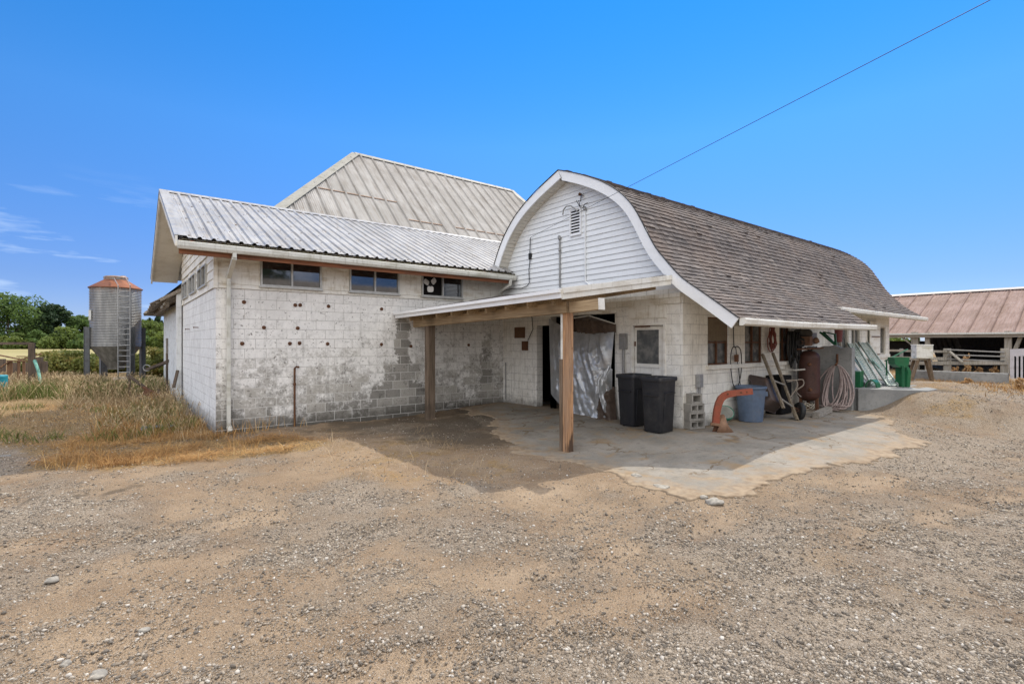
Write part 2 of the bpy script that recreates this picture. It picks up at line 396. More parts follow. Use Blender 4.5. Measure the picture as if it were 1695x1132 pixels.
sp2 = n.math('MULTIPLY', n.mr(n.noise(140, 3, .6, n.scale(n.pos, (1,1.3,1))), .57, .68), .65); col = n.mix(sp2, col, (.52,.49,.44))
strw = n.mix(n.mr(n.noise(26, 4, .7, dist=1.5), .38, .66), (.13,.085,.04), (.44,.29,.12))
col = n.mix(n.math('MULTIPLY', n.mr(n.math('ADD', zG, n.math('MULTIPLY', n.math('SUBTRACT', mid, .5), .9)), .3, .75), .8), col, strw)
col = n.mix(n.math('MULTIPLY', n.mr(n.math('ADD', zB, n.math('MULTIPLY', n.math('SUBTRACT', mid, .5), .8)), .2, .8), .72), col, (.075,.06,.045))
hh = n.math('ADD', n.math('MULTIPLY', n.math('MULTIPLY', pv1, gmask), -1.4), n.math('ADD', n.math('MULTIPLY', mid, 1.5), n.math('MULTIPLY', pv2, -.4)))
n.bump(hh, .8, .025); M_ground = n.done(col, .95, 0, .15)
ground = np_mesh('ground', np.stack([GU, GV, GZ], -1).reshape(-1, 3), F, M_ground, 4, smooth=True)
at = ground.data.attributes.new('zone', 'FLOAT_COLOR', 'POINT')
at.data.foreach_set('color', np.stack([ga*(1-.7*gtr), gs, gd, gtr], -1).astype(np.float32).ravel())
tag(ground, kind='structure')

# old concrete apron round the barn, broken along its outer edge
def sheet(name, poly, m, step, lift, wobble, seed, k=1.5):
    P = np.array(poly); us = np.arange(P[:,0].min()-.3, P[:,0].max()+.3, step); vs = np.arange(P[:,1].min()-.3, P[:,1].max()+.3, step)
    U, V = np.meshgrid(us, vs); uu, vv = wob(U, V, wobble, k, seed); uu, vv = wob(uu, vv, wobble*.4, k*4, seed+5)
    ins = pip(uu, vv, poly); ins &= ~((V > 11.44) | ((U > 8.9) & (V > 5.64)))
    Z = groundz(U, V)+lift+(fbm(U*.7, V*.7, seed+9, 3)-.5)*.03
    h, w = U.shape; id_ = np.arange(h*w).reshape(h, w)
    ok = ins[:-1,:-1] & ins[1:,1:] & ins[:-1,1:] & ins[1:,:-1]
    Ft = np.stack([id_[:-1,:-1], id_[:-1,1:], id_[1:,1:], id_[1:,:-1]], -1)[ok]
    V3 = np.stack([U, V, Z], -1).reshape(-1, 3)
    # give the sheet a thickness
    cnt = {}
    for q in Ft:
        for i in range(4):
            a, b = q[i], q[(i+1) % 4]; cnt[(a, b)] = 1
    off = len(V3); low = V3.copy(); low[:,2] -= lift+.05
    side = [(b, a, a+off, b+off) for (a, b) in cnt if (b, a) not in cnt]
    A = np.concatenate([V3, low]); Fa = np.concatenate([Ft, np.array(side)])
    used = np.unique(Fa); rm = np.zeros(len(A), int); rm[used] = np.arange(len(used))
    o = np_mesh(name, A[used], rm[Fa], m, 4, smooth=True); q = A[used]
    e = near_poly(q[:,0], q[:,1], poly, 1.1, seed+21, 1.0, .3); sm = near_poly(q[:,0], q[:,1], poly, .35, seed+31, 2.0, .15)
    at = o.data.attributes.new('edge', 'FLOAT', 'POINT'); at.data.foreach_set('value', np.clip(.5*e+.5*sm, 0, 1).astype(np.float32)); return tag(o, kind='structure')
def concrete(name, c1, c2, crack=True, stain=.6):
    n = NT(name); a = n.noise(1.1, 6, .62); b = n.noise(9, 5, .6); f = n.noise(130, 3, .6)
    c = n.mix(n.mr(a, .35, .66), c1, c2); c = n.mix(n.math('MULTIPLY', n.mr(b, .5, .7), .4), c, tuple(q*.55 for q in c1))
    c = n.mix(n.math('MULTIPLY', n.mr(f, .55, .7), .35), c, (.5,.46,.4)); c = n.mix(n.math('MULTIPLY', n.mr(n.noise(170,2,.5), .58, .7), .45), c, (.09,.08,.07))
    h = n.math('ADD', n.math('MULTIPLY', b, .6), n.math('MULTIPLY', f, .35))
    if crack:
        dv = n.vec(n.math('ADD', n.xyz()[0], n.math('MULTIPLY', n.noise(2.5, 4, .6), .9)), n.math('ADD', n.xyz()[1], n.math('MULTIPLY', n.noise(2.2, 4, .6), .9)), 0.)
        e = n.voro(.9, dv, 'DISTANCE_TO_EDGE'); ck = n.mr(e, .004, .022, 1, 0); ck = n.math('MULTIPLY', ck, n.mr(n.noise(.7, 2), .42, .55))
        c = n.mix(n.math('MULTIPLY', ck, .8), c, (.13,.09,.05)); h = n.math('SUBTRACT', h, n.math('MULTIPLY', ck, 1.5))
        d = n.mr(n.noise(1.7, 5, .65, dist=.6), .52, .68); c = n.mix(n.math('MULTIPLY', d, stain), c, (.26,.18,.10))
        ed = n.math('ADD', n.attr('edge'), n.math('MULTIPLY', n.math('SUBTRACT', n.noise(3.5, 5, .65), .5), 1.1)); c = n.mix(n.mr(ed, 1.0, .55, 0., .95), c, n.mix(n.mr(b, .35, .65), (.22,.16,.105), (.31,.24,.165)))
    n.bump(h, .5, .008); return n.done(c, .9, 0, .2)
M_apron = concrete('worn_concrete', (.19,.175,.15), (.275,.25,.215), True, .8)
M_conc = concrete('grey_concrete', (.22,.215,.205), (.34,.33,.31), False)
sheet('concrete_apron', APRON, M_apron, .05, .012, .30, 301, 2.2)
sheet('concrete_strip', gpoly([(-60,734),(118,722),(112,745),(-60,765)]), M_conc, .06, .02, .15, 321)
# hay field out to the tree line
n = NT('hay_stubble'); c = n.mix(n.mr(n.noise(.12, 4, .6, n.scale(n.pos, (1,.3,1))), .35, .65), (.27,.235,.105), (.33,.285,.14)); c = n.mix(n.math('MULTIPLY', n.mr(n.noise(3, 4), .5, .7), .4), c, (.22,.2,.07))
M_hay = n.done(c, .95, 0, .1)
hf = MB(); q = [at_t(-900, 566, 40), at_t(900, 566, 40), at_t(900, 566, 420), at_t(-900, 566, 420)]
hf.poly([(p[0], p[1], .012) for p in q]); tag(hf.build('hay_field', M_hay), kind='structure')

# ------------------------------------------------------------------ loose stones of the yard (uncountable: one object)
n = NT('yard_stone'); tv = n.attr('tint')
c = n.ramp(tv, [(0, (.035,.032,.03)), (.25, (.09,.078,.066)), (.45, (.22,.175,.13)), (.78, (.36,.30,.23)), (.93, (.48,.44,.38)), (1, (.64,.61,.56))])
c = n.mix(.35, c, n.mix(n.noise(60, 4), (.25,.19,.13), (.36,.33,.29))); n.bump(n.noise(120, 3), .3, .003); M_stone = n.done(c, .9, 0, .2)
t_ = (1+5**.5)/2
ICO = np.array([(-1,t_,0),(1,t_,0),(-1,-t_,0),(1,-t_,0),(0,-1,t_),(0,1,t_),(0,-1,-t_),(0,1,-t_),(t_,0,-1),(t_,0,1),(-t_,0,-1),(-t_,0,1)])/math.hypot(1,t_)
ICF = np.array([(0,11,5),(0,5,1),(0,1,7),(0,7,10),(0,10,11),(1,5,9),(5,11,4),(11,10,2),(10,7,6),(7,1,8),(3,9,4),(3,4,2),(3,2,6),(3,6,8),(3,8,9),(4,9,5),(2,4,11),(6,2,10),(8,6,7),(9,8,1)])
OCT = np.array([(1,0,0),(-1,0,0),(0,1,0),(0,-1,0),(0,0,1),(0,0,-1)], float)
OCF = np.array([(0,2,4),(2,1,4),(1,3,4),(3,0,4),(2,0,5),(1,2,5),(3,1,5),(0,3,5)])
def stones(name, n_, tmin, tmax, smin, smax, pw, seed, base, fc, floor_, tp=.8):
    r = np.random.default_rng(seed); k = len(base)
    t = tmin*(tmax/tmin)**(r.random(n_)**tp); a = (r.random(n_)-.5)*2*1.25
    U = t*(FU+FV*a); V = t*(FV-FU*a)
    g, st, d = zones(U, V); ap = near_poly(U, V, APRON, .2, 13, 1.2, .2)
    dens = (floor_+(1-floor_)*g**1.5)*(1-.55*st)*(1-(.80+.2*sst(.42,.55,fbm(U*1.8,V*1.8,77)))*ap)*(1-.85*d)*(.2+.8*sst(.36,.62,fbm(U*3.4,V*3.4,402)))*(1-.75*tracks(U, V))
    ok = (r.random(n_) < dens) & ~((V > 11.2) & (U > 1.3)) & ~((U > 8.4) & (V > 5.3)) & ~((U > 14.2) & (V > 3.2) & (U < 22))
    U, V = U[ok], V[ok]; m = len(U)
    s = smin*(smax/smin)**(r.random(m)**pw)
    P = base[None]*(1+.42*(r.random((m,k,1))-.5)*2)+(r.random((m,k,3))-.5)*.3
    sc = np.stack([s*(.7+.8*r.random(m)), s*(.6+.6*r.random(m)), s*(.55+.55*r.random(m))], -1)
    P = P*sc[:,None,:]; an = r.random(m)*6.283; ca, sa = np.cos(an)[:,None], np.sin(an)[:,None]
    X = P[...,0]*ca-P[...,1]*sa; Y = P[...,0]*sa+P[...,1]*ca
    Z = P[...,2]+(groundz(U, V)+sc[:,2]*.25)[:,None]
    A = np.stack([X+U[:,None], Y+V[:,None], Z], -1).reshape(-1, 3)
    Fa = (fc[None]+(np.arange(m)*k)[:,None,None]).reshape(-1, 3); print(name, m)
    return tag(np_mesh(name, A, Fa, M_stone, 3, np.repeat(r.random(m), len(fc))), kind='stuff')
stones('loose_gravel', 520000, 2.2, 14.5, .0038, .0140, 2.2, 5, ICO, ICF, .07)
stones('grit', 560000, 2.2, 6.5, .0024, .0046, 1.2, 15, OCT, OCF, .22, .7)
# a few larger stones that can be told apart
def rock(px, py, s, label, seed, flat=.6):
    p = on_z(px, py, 0); r = np.random.default_rng(seed); b = bmesh.new(); bmesh.ops.create_icosphere(b, subdivisions=3, radius=1)
    mb = MB(); kk = r.random(3)*.5+.75
    for w in b.verts:
        c = w.co; f = 1+.22*(float(vnoise(c.x*1.6+seed, c.y*1.6+c.z*2, seed))-.5)*2
        mb.v.append((p[0]+c.x*s*f*kk[0], p[1]+c.y*s*f*kk[1], float(groundz(p[0], p[1]))+max(-.3, c.z)*s*f*flat+s*.1))
    b.verts.index_update(); mb.f = [tuple(w.index for w in f.verts) for f in b.faces]; b.free()
    o = mb.build('stone', M_rock, smooth=True); tag(o, label, 'stone', 'larger stones lying in the yard')
n = NT('cobble'); c = n.mix(n.mr(n.noise(30, 5, .6), .35, .7), (.22,.205,.18), (.36,.33,.28)); n.bump(n.noise(50, 5), .3, .006); M_rock = n.done(c, .85, 0, .25)
rock(164, 1107, .040, 'smooth oval grey stone near the bottom left corner of the gravel yard', 1)
rock(109, 1092, .030, 'small angular grey stone just left of the smooth oval stone', 2)
rock(85, 962, .055, 'pale flat stone on the gravel at the left edge of the yard', 3, .4)
rock(239, 1040, .028, 'pale rounded stone alone on bare dirt at lower left', 4, .5)
rock(1183, 833, .085, 'broken grey concrete lump at the crumbled edge of the apron', 5, .5)
rock(1165, 823, .05, 'small dark lump beside the broken concrete lump at the apron edge', 6, .6)
rock(1053, 788, .07, 'mossy yellowish stone on the left corner of the cracked apron', 7, .45)
rock(1096, 805, .09, 'flat pale slab fragment lying on the cracked apron edge', 8, .2)

# ------------------------------------------------------------------ grass and straw
def blade_mat(name, stops, rough=.8):
    n = NT(name); c = n.ramp(n.attr('tint'), stops); n.set(n.b.inputs['Subsurface Weight'], 0.); return n.done(c, rough, 0, .2)
M_dry = blade_mat('dry_grass', [(0, (.16,.11,.06)), (.35, (.36,.26,.145)), (.7, (.50,.39,.24)), (1, (.62,.52,.36))])
M_straw = blade_mat('orange_straw', [(0, (.11,.055,.025)), (.3, (.29,.15,.055)), (.62, (.46,.27,.10)), (.85, (.55,.38,.17)), (1, (.66,.52,.30))])
M_green = blade_mat('green_grass', [(0, (.06,.085,.02)), (.5, (.125,.15,.04)), (.85, (.19,.20,.06)), (1, (.34,.28,.11))])
def blades(name, U, V, h, w, lean, m, seed, head=0., flat=0., z0=0.):
    r = np.random.default_rng(seed); n_ = len(U); an = r.random(n_)*6.283; wa = r.random(n_)*6.283
    H = h*(.5+.8*r.random(n_)); L = lean*(.2+1.2*r.random(n_))*H; Wd = w*(.6+.8*r.random(n_))
    dx, dy = np.cos(an), np.sin(an); wx, wy = np.cos(wa)*Wd, np.sin(wa)*Wd
    b = np.stack([U, V, groundz(U, V)-.01+z0*r.random(n_)], -1)
    rise = H if not flat else H*flat*r.random(n_)
    mid = b+np.stack([dx*L*.35, dy*L*.35, rise*.55], -1); tip = b+np.stack([dx*L, dy*L, rise*(.75 if flat else 1)], -1)
    W = np.stack([wx, wy, np.zeros(n_)], -1)
    hw = (.9+head)
    A = np.stack([b-W, b+W, mid-W*.8, mid+W*.8, tip-W*.25, tip+W*.25], 1)
    if head:
        k = mid+(tip-mid)*.7; A = np.stack([b-W*.5, b+W*.5, k-W*.4, k+W*.4, k-W*head, k+W*head, tip-W*.6, tip+W*.6], 1)
        fs = np.array([(0,1,3,2),(2,3,5,4),(4,5,7,6)]); q = 8
    else: fs = np.array([(0,1,3,2),(2,3,5,4)]); q = 6
    Fa = (fs[None]+(np.arange(n_)*q)[:,None,None]).reshape(-1, 4)
    tint = np.repeat(np.clip(fbm(U*.8, V*.8, seed)*.7+.3*r.random(n_)+.35*(r.random(n_)-.5), 0, 1), len(fs))
    return tag(np_mesh(name, A.reshape(-1, 3), Fa, m, 4, tint), kind='stuff')
def scatter(poly, dens, seed, thr=None, k=.7, lo=.4, hi=.6):
    P = np.array(poly); r = np.random.default_rng(seed); a, b = P.min(0), P.max(0); m = int(dens*(b[0]-a[0])*(b[1]-a[1]))
    U = a[0]+(b[0]-a[0])*r.random(m); V = a[1]+(b[1]-a[1])*r.random(m); uu, vv = wob(U, V, .4, 1.1, seed)
    ok = pip(uu, vv, poly) & ~((U > 1.5) & (V > 11.42)) & (FU*U+FV*V > 1.5)
    if thr is not None: ok &= r.random(m) < thr+(1-thr)*sst(lo, hi, fbm(U*k, V*k, seed+3))
    return U[ok], V[ok]
TALL = gpoly([(-160,672),(-120,634),(150,636),(285,640),(297,668),(270,672),(200,668),(100,664)])
blades('tall_dry_grass', *scatter(TALL, 230, 61, .1, .9, .38, .6), .48, .006, .55, M_dry, 62, head=1.9)
blades('green_grass', *scatter(TALL, 200, 63, .0, .5, .45, .62), .42, .008, .7, M_green, 64)
TUFT = gpoly([(140,732),(185,695),(235,668),(285,664),(298,682),(325,706),(290,720),(215,730)])
blades('weedy_grass', *scatter(TUFT, 280, 65, .02, 1.8, .44, .62), .34, .0042, .85, M_dry, 66, head=1.6)
blades('matted_grass', *scatter(TUFT, 420, 89, .1, 1.3, .38, .6), .24, .0045, 1.3, M_dry, 90, flat=.6)
blades('weedy_green_grass', *scatter(TUFT, 420, 67, .0, 1.2, .42, .6), .24, .006, .9, M_green, 68)
blades('brown_weeds', *scatter(TUFT, 160, 91, .0, 1.8, .5, .62), .34, .005, .5, M_straw, 92)
LOWL = gpoly([(-260,728),(-60,672),(170,668),(235,668),(160,730),(60,737)])
blades('trampled_grass', *scatter(LOWL, 260, 69, .02, 1.5, .42, .6), .15, .0045, 1.4, M_straw, 70, flat=.7)
blades('low_green_grass', *scatter(LOWL, 170, 71, .0, 1.0, .52, .66), .15, .006, .8, M_green, 72)
blades('low_dry_grass', *scatter(LOWL, 120, 93, .0, 1.3, .5, .66), .26, .005, .8, M_dry, 94, head=1.4)
blades('cut_straw', *scatter(STRAW, 1900, 73, .02, 2.2, .36, .62), .30, .0026, 1.2, M_straw, 74, flat=.36, z0=.05)
blades('dry_stubble', *scatter(STRAW, 420, 75, .02, 1.8, .47, .65), .18, .003, .8, M_straw, 76)
EDGE = gpoly([(60,790),(150,715),(330,680),(600,720),(640,750),(400,790),(180,800)])
blades('straw_fringe', *scatter(EDGE, 260, 95, .0, 2.6, .48, .66), .18, .002, 1.2, M_straw, 96, flat=.25)
blades('loose_straw', *scatter(STRAW2, 420, 77, .03, 2.4, .46, .62), .20, .0021, 1.1, M_straw, 78, flat=.25)
blades('standing_straw', *scatter(STRAW2, 60, 97, .0, 1.6, .5, .62), .22, .0022, .9, M_dry, 98)
YARD = gpoly([(-100,900),(300,770),(900,800),(1400,780),(1760,720),(1760,900),(900,980),(300,940)])
blades('scattered_straw', *scatter(YARD, 26, 79, .02, 1.1, .5, .7), .13, .0018, 1.1, M_straw, 80, flat=.15)
APS = [(5.3,6.2),(5.4,4.6),(5.3,3.4),(7,3.0),(9,2.7),(11.3,2.7),(13.6,3.9),(13.0,4.6),(9.5,4.6),(8,5.2),(7,6.6)]
blades('crack_straw', *scatter(APS, 90, 103, .0, 2.8, .54, .68), .13, .0022, 1.1, M_straw, 104, flat=.2)
FARR = [(15.5,2.4),(17,.6),(28,-1),(36,-2),(36,9),(27,9),(22,7.5),(22,3.4)]
blades('far_dry_grass', *scatter(FARR, 120, 81, .12, .5), .12, .006, .9, M_straw, 82)
blades('muck_straw', *scatter(MUCK, 300, 83, .15, 1.2), .14, .003, 1.1, M_straw, 84, flat=.3)
WALLF = [(1.3,11.4),(1.3,10.9),(2.6,11.1),(3.4,11.3),(3.4,11.42)]
blades('wall_foot_weeds', *scatter(WALLF, 200, 85, .1, 2), .26, .004, .5, M_straw, 86)
WALLL = [(.3,18),(.2,11.2),(1.45,10.6),(1.48,18)]
blades('wall_side_weeds', *scatter(WALLL, 130, 87, .2, 1), .40, .005, .5, M_dry, 88, head=1.5)
# ------------------------------------------------------------------ building materials
def block_mat(name, ax, z0, wear_top, wear_bot, zt, white=(.82,.81,.785), bare=(.27,.25,.22), strip=None, warm=0., mw=.012, dark=.5):
    n = NT(name); p = n.xyz()[ax]; z = n.xyz()[2]; v = n.vec(p, n.math('SUBTRACT', z, z0), 0.)
    b = n.t.nodes.new('ShaderNodeTexBrick'); b.inputs['Scale'].default_value = 1; b.inputs['Brick Width'].default_value = .4064; b.inputs['Row Height'].default_value = .2032
    b.inputs['Mortar Size'].default_value = mw*.5; b.inputs['Mortar Smooth'].default_value = .25; b.offset = .5
    b.inputs['Color1'].default_value = (0,0,0,1); b.inputs['Color2'].default_value = (1,1,1,1); b.inputs['Mortar'].default_value = (.5,.5,.5,1)
    n.set(b.inputs['Vector'], v); rnd = b.outputs['Color']; mort = b.outputs['Fac']
    a = n.noise(1.3, 6, .62); m = n.noise(7, 6, .68); f = n.noise(55, 4, .6)
    grad = n.mr(z, 0., zt, wear_bot, wear_top, False)
    w = n.math('ADD', grad, n.math('ADD', n.math('MULTIPLY', n.math('SUBTRACT', a, .5), .95), n.math('ADD', n.math('MULTIPLY', n.math('SUBTRACT', m, .5), 1.15), n.math('ADD', n.math('MULTIPLY', n.math('SUBTRACT', rnd, .5), .30), n.math('MULTIPLY', n.math('SUBTRACT', n.noise(26, 4, .7), .5), .7)))))
    if strip:
        for (s0, s1, zt0, zt1, k) in strip:
            e = n.math('ADD', p, n.math('MULTIPLY', n.math('SUBTRACT', m, .5), .45)); e = n.math('ADD', e, n.math('MULTIPLY', n.math('SUBTRACT', rnd, .5), .10))
            s = n.math('MULTIPLY', n.mr(e, s0-.05, s0+.05), n.mr(e, s1-.05, s1+.05, 1, 0)); s = n.math('MULTIPLY', s, n.mr(z, zt0-.15, zt0+.1)); s = n.math('MULTIPLY', s, n.mr(z, zt1-.1, zt1+.1, 1, 0))
            w = n.math('ADD', w, n.math('MULTIPLY', s, k))
    wear = n.mr(w, .30, .80)
    whit = n.mix(n.mr(m, .35, .7), white, tuple(q*.86 for q in white)); whit = n.mix(n.math('MULTIPLY', n.mr(a, .45, .7), .30), whit, (.46,.40,.30) if warm else (.47,.46,.44))
    bar = n.mix(n.mr(n.math('ADD', rnd, n.math('SUBTRACT', f, .5)), .2, .9), tuple(q*(1-dark*.45) for q in bare), tuple(q*1.18 for q in bare))
    bar = n.mix(n.math('MULTIPLY', n.mr(n.noise(3.2, 6, .7), .55, .72), .75), bar, (.055,.05,.045))
    keep = n.math('SUBTRACT', 1., n.math('MULTIPLY', mort, .72)); c = n.mix(n.math('MULTIPLY', wear, keep), whit, bar)
    # fine chips, drip streaks, soot line at the foot
    ch = n.math('MULTIPLY', n.mr(n.noise(17, 6, .75), .58, .65), n.mr(grad, -.4, .1, .35, 1)); c = n.mix(n.math('MULTIPLY', ch, .85), c, (.10,.09,.08))
    st = n.noise(1.6, 5, .6, n.scale(n.pos, (6, 6, .45))); c = n.mix(n.math('MULTIPLY', n.mr(st, .54, .74), .42), c, (.24,.20,.145) if warm else (.27,.26,.24))
    ce = n.math('MULTIPLY', n.mr(mort, .02, .5), n.mr(n.noise(15, 4, .7), .60, .66)); c = n.mix(n.math('MULTIPLY', ce, .8), c, (.09,.08,.07))
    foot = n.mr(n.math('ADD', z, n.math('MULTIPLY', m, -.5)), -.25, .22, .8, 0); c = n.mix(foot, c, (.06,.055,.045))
    c = n.mix(n.math('MULTIPLY', n.math('MULTIPLY', mort, n.mr(n.noise(2.1, 4), .30, .52)), .75), c, n.mix(wear, (.40,.385,.36), (.66,.65,.62)))  # joints on whole paint darkened to draw their faint shadow, pale mortar where worn
    h = n.math('SUBTRACT', n.math('ADD', n.math('MULTIPLY', f, .35), n.math('MULTIPLY', wear, -.2)), n.math('MULTIPLY', mort, .9))
    n.bump(h, .6, .006); return n.done(c, .85, 0, .25)
Z_SID = 2.92
M_blkF = block_mat('painted_block_front', 0, Z_SID, -.04, .84, 2.8, strip=[(5.38,5.70,.2,2.42,1.0),(4.7,6.1,-.2,.75,.55),(5.05,6.0,.5,1.35,.30),(7.9,8.25,0,2.2,.35)], bare=(.36,.345,.315), dark=.7)
M_blkL = block_mat('painted_block_side', 1, Z_SID, -.35, -.05, 2.6, white=(.80,.80,.785))
M_blkG = block_mat('painted_block_gable', 1, 2.6, -.36, -.04, 2.6, white=(.82,.80,.75), warm=1)
M_blkR = block_mat('painted_block_long', 0, 2.6, -.38, -.02, 2.2, white=(.82,.795,.73), warm=1)
def board_mat(name, col, dirt, amt=.7, rough=.65, streak=1.0):
    n = NT(name); a = n.noise(2., 6, .62, n.scale(n.pos, (1,1,3))); g = n.noise(2.4, 5, .6, n.scale(n.pos, (9, 9, 1.1))); f = n.noise(45, 4, .6)
    c = n.mix(n.math('MULTIPLY', n.mr(a, .44, .72), amt), col, dirt); c = n.mix(n.math('MULTIPLY', n.mr(g, .5, .74), .5*streak), c, tuple(q*.8 for q in dirt))
    c = n.mix(n.math('MULTIPLY', n.mr(n.noise(18, 5, .7), .64, .7), .55*streak), c, (.2,.18,.15)); n.bump(n.math('ADD', f, g), .2, .003); return n.done(c, rough, 0, .3)
M_siding = board_mat('weathered_white_board', (.78,.76,.70), (.44,.36,.24), .65)
M_gable = board_mat('white_lap_siding', (.80,.82,.83), (.62,.64,.64), .35, .55, .3)
M_trim = board_mat('white_trim_paint', (.80,.81,.82), (.60,.60,.58), .3, .5, .25)
M_fascia = board_mat('peeling_white_fascia', (.72,.70,.64), (.42,.36,.26), .5, .6, .8)
M_soffit = board_mat('soffit_board', (.66,.63,.56), (.40,.34,.25), .45, .7, .5)
M_gutter = board_mat('mossy_gutter_paint', (.62,.62,.57), (.30,.28,.20), .55, .55, 1.0)
M_red = wood('red_brown_fascia', (.29,.115,.055), (.17,.08,.05), 'x')
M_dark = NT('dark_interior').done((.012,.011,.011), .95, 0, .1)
M_alu = paint('window_aluminium', (.50,.50,.48), (.25,.23,.2), .5, 5, .45, .35)
M_rust = paint('rusted_iron', (.14,.065,.035), (.05,.03,.025), .8, 9, .85, .2, .4)
M_pipe = paint('grey_conduit', (.30,.30,.30), (.15,.13,.11), .6, 8, .55, .3)
M_black = paint('black_rubber', (.018,.018,.018), (.05,.045,.04), .5, 6, .6, 0, .1)
n = NT('window_glass'); c = n.mix(n.mr(n.noise(3, 5, .65, n.scale(n.pos, (2,2,5))), .42, .7), (.012,.014,.016), (.05,.053,.053)); n.b.inputs['IOR'].default_value = 2.1; M_glass = n.done(c, .04, 0, .5)
n = NT('dusty_glass'); c = n.mix(n.mr(n.noise(4, 5, .65), .38, .68), (.05,.055,.055), (.17,.165,.15)); M_dusty = n.done(c, .25, 0, .5)
def metal_mat(name, c1, c2, ax, rust=.25, wave=None, rough=.42, lap=None):
    n = NT(name); a = n.noise(.8, 5, .6); m = n.noise(5, 6, .65); g = n.noise(2.2, 5, .6, n.scale(n.pos, (5, .5, .5) if ax == 0 else (.5, 5, .5)))
    c = n.mix(n.mr(a, .35, .66), c1, c2); c = n.mix(n.math('MULTIPLY', n.mr(g, .42, .70), .55), c, (c1[0]*.66, c1[1]*.60, c1[2]*.54))
    r = n.mr(n.math('ADD', n.math('MULTIPLY', m, .6), n.math('MULTIPLY', n.noise(24, 4, .6), .4)), .60-.06*rust, .72-.06*rust)
    c = n.mix(n.math('MULTIPLY', r, min(1, rust*2.2)), c, (.26,.115,.045))
    n.bump(n.noise(30, 3), .12, .004); return n.done(c, n.mr(m, .3, .7, rough-.08, min(1, rough+.2)), .35 if rough < .7 else 0., .4 if rough < .7 else .15)
M_metal1 = metal_mat('galvanised_ribbed_sheet', (.31,.305,.30), (.39,.385,.38), 0, .3)
M_metal2 = metal_mat('old_corrugated_sheet', (.31,.295,.275), (.385,.37,.35), 0, .22, rough=.7)
M_metal3 = metal_mat('faded_red_sheet', (.215,.15,.125), (.285,.205,.18), 1, .2, rough=.8)
n = NT('asphalt_shingle'); tv = n.attr('tint')
c = n.ramp(tv, [(0, (.050,.045,.045)), (.35, (.098,.085,.081)), (.7, (.145,.126,.118)), (1, (.20,.175,.158))])
c = n.mix(n.math('MULTIPLY', n.mr(n.noise(1.1, 5, .6), .4, .7), .5), c, (.17,.125,.10)); c = n.mix(n.math('MULTIPLY', n.mr(n.noise(24, 4, .6), .6, .68), .5), c, (.30,.25,.20)); c = n.mix(n.math('MULTIPLY', n.mr(n.noise(13, 4, .6), .64, .7), .8), c, (.035,.03,.025))
n.bump(n.noise(180, 3), .5, .004); M_shingle = n.done(c, .92, 0, .2)

# ------------------------------------------------------------------ wall with openings (plane v=const or u=const)
def wall(mb, ax, c, a0, a1, z0, z1, holes=(), th=.2, top=None):
    A = sorted({a0, a1, *[h[0] for h in holes], *[h[1] for h in holes]}); Zs = sorted({z0, z1, *[h[2] for h in holes], *[h[3] for h in holes]})
    P = (lambda a, z, d=0: (a, c+d, z)) if ax == 'v' else (lambda a, z, d=0: (c+d, a, z))
    for i in range(len(A)-1):
        for j in range(len(Zs)-1):
            ma, mz = (A[i]+A[i+1])/2, (Zs[j]+Zs[j+1])/2
            if any(h[0] < ma < h[1] and h[2] < mz < h[3] for h in holes): continue
            mb.quad(P(A[i], Zs[j]), P(A[i+1], Zs[j]), P(A[i+1], Zs[j+1]), P(A[i], Zs[j+1]))
            mb.quad(P(A[i], Zs[j], th), P(A[i+1], Zs[j], th), P(A[i+1], Zs[j+1], th), P(A[i], Zs[j+1], th))
    for h in holes:
        b0, b1, y0, y1 = h[:4]
        mb.quad(P(b0, y0), P(b0, y1), P(b0, y1, th), P(b0, y0, th)); mb.quad(P(b1, y0), P(b1, y1), P(b1, y1, th), P(b1, y0, th))
        mb.quad(P(b0, y1), P(b1, y1), P(b1, y1, th), P(b0, y1, th))
        if y0 > z0+.01: mb.quad(P(b0, y0), P(b1, y0), P(b1, y0, th), P(b0, y0, th))
    return mb
def window(parent, ax, c, a0, a1, z0, z1, mull=(.5,), fw=.035, glass=None, skip=(), rails=(), frame=None, rec=.05):
    """aluminium window set into a wall; a runs along +u or +v"""
    P = (lambda a, d, z: (a, c+d, z)) if ax == 'v' else (lambda a, d, z: (c+d, a, z))
    f = MB(); d0, d1 = -.02+0, rec+.02
    f.box(P(a0, d0, z0), P(a1, d1, z0+fw)); f.box(P(a0, d0, z1-fw), P(a1, d1, z1))
    f.box(P(a0, d0+.002, z0+fw), P(a0+fw, d1, z1-fw)); f.box(P(a1-fw, d0+.002, z0+fw), P(a1, d1, z1-fw))
    cuts = [a0+fw]+[a0+(a1-a0)*m for m in mull]+[a1-fw]
    for m in mull: x = a0+(a1-a0)*m; f.box(P(x-fw*.55, d0+.004, z0+fw), P(x+fw*.55, d1-.006, z1-fw))
    for rz in rails: z = z0+(z1-z0)*rz; f.box(P(a0+fw, d0+.008, z-.014), P(a1-fw, d1-.008, z+.014))
    w = f.build('window', frame or M_alu, parent, bevel=.003)
    for i in range(len(cuts)-1):
        if i in skip: continue
        g = MB(); g.box(P(cuts[i], rec-.005, z0+fw), P(cuts[i+1], rec+.006, z1-fw)); g.build('pane', glass or M_glass, w)
    return w

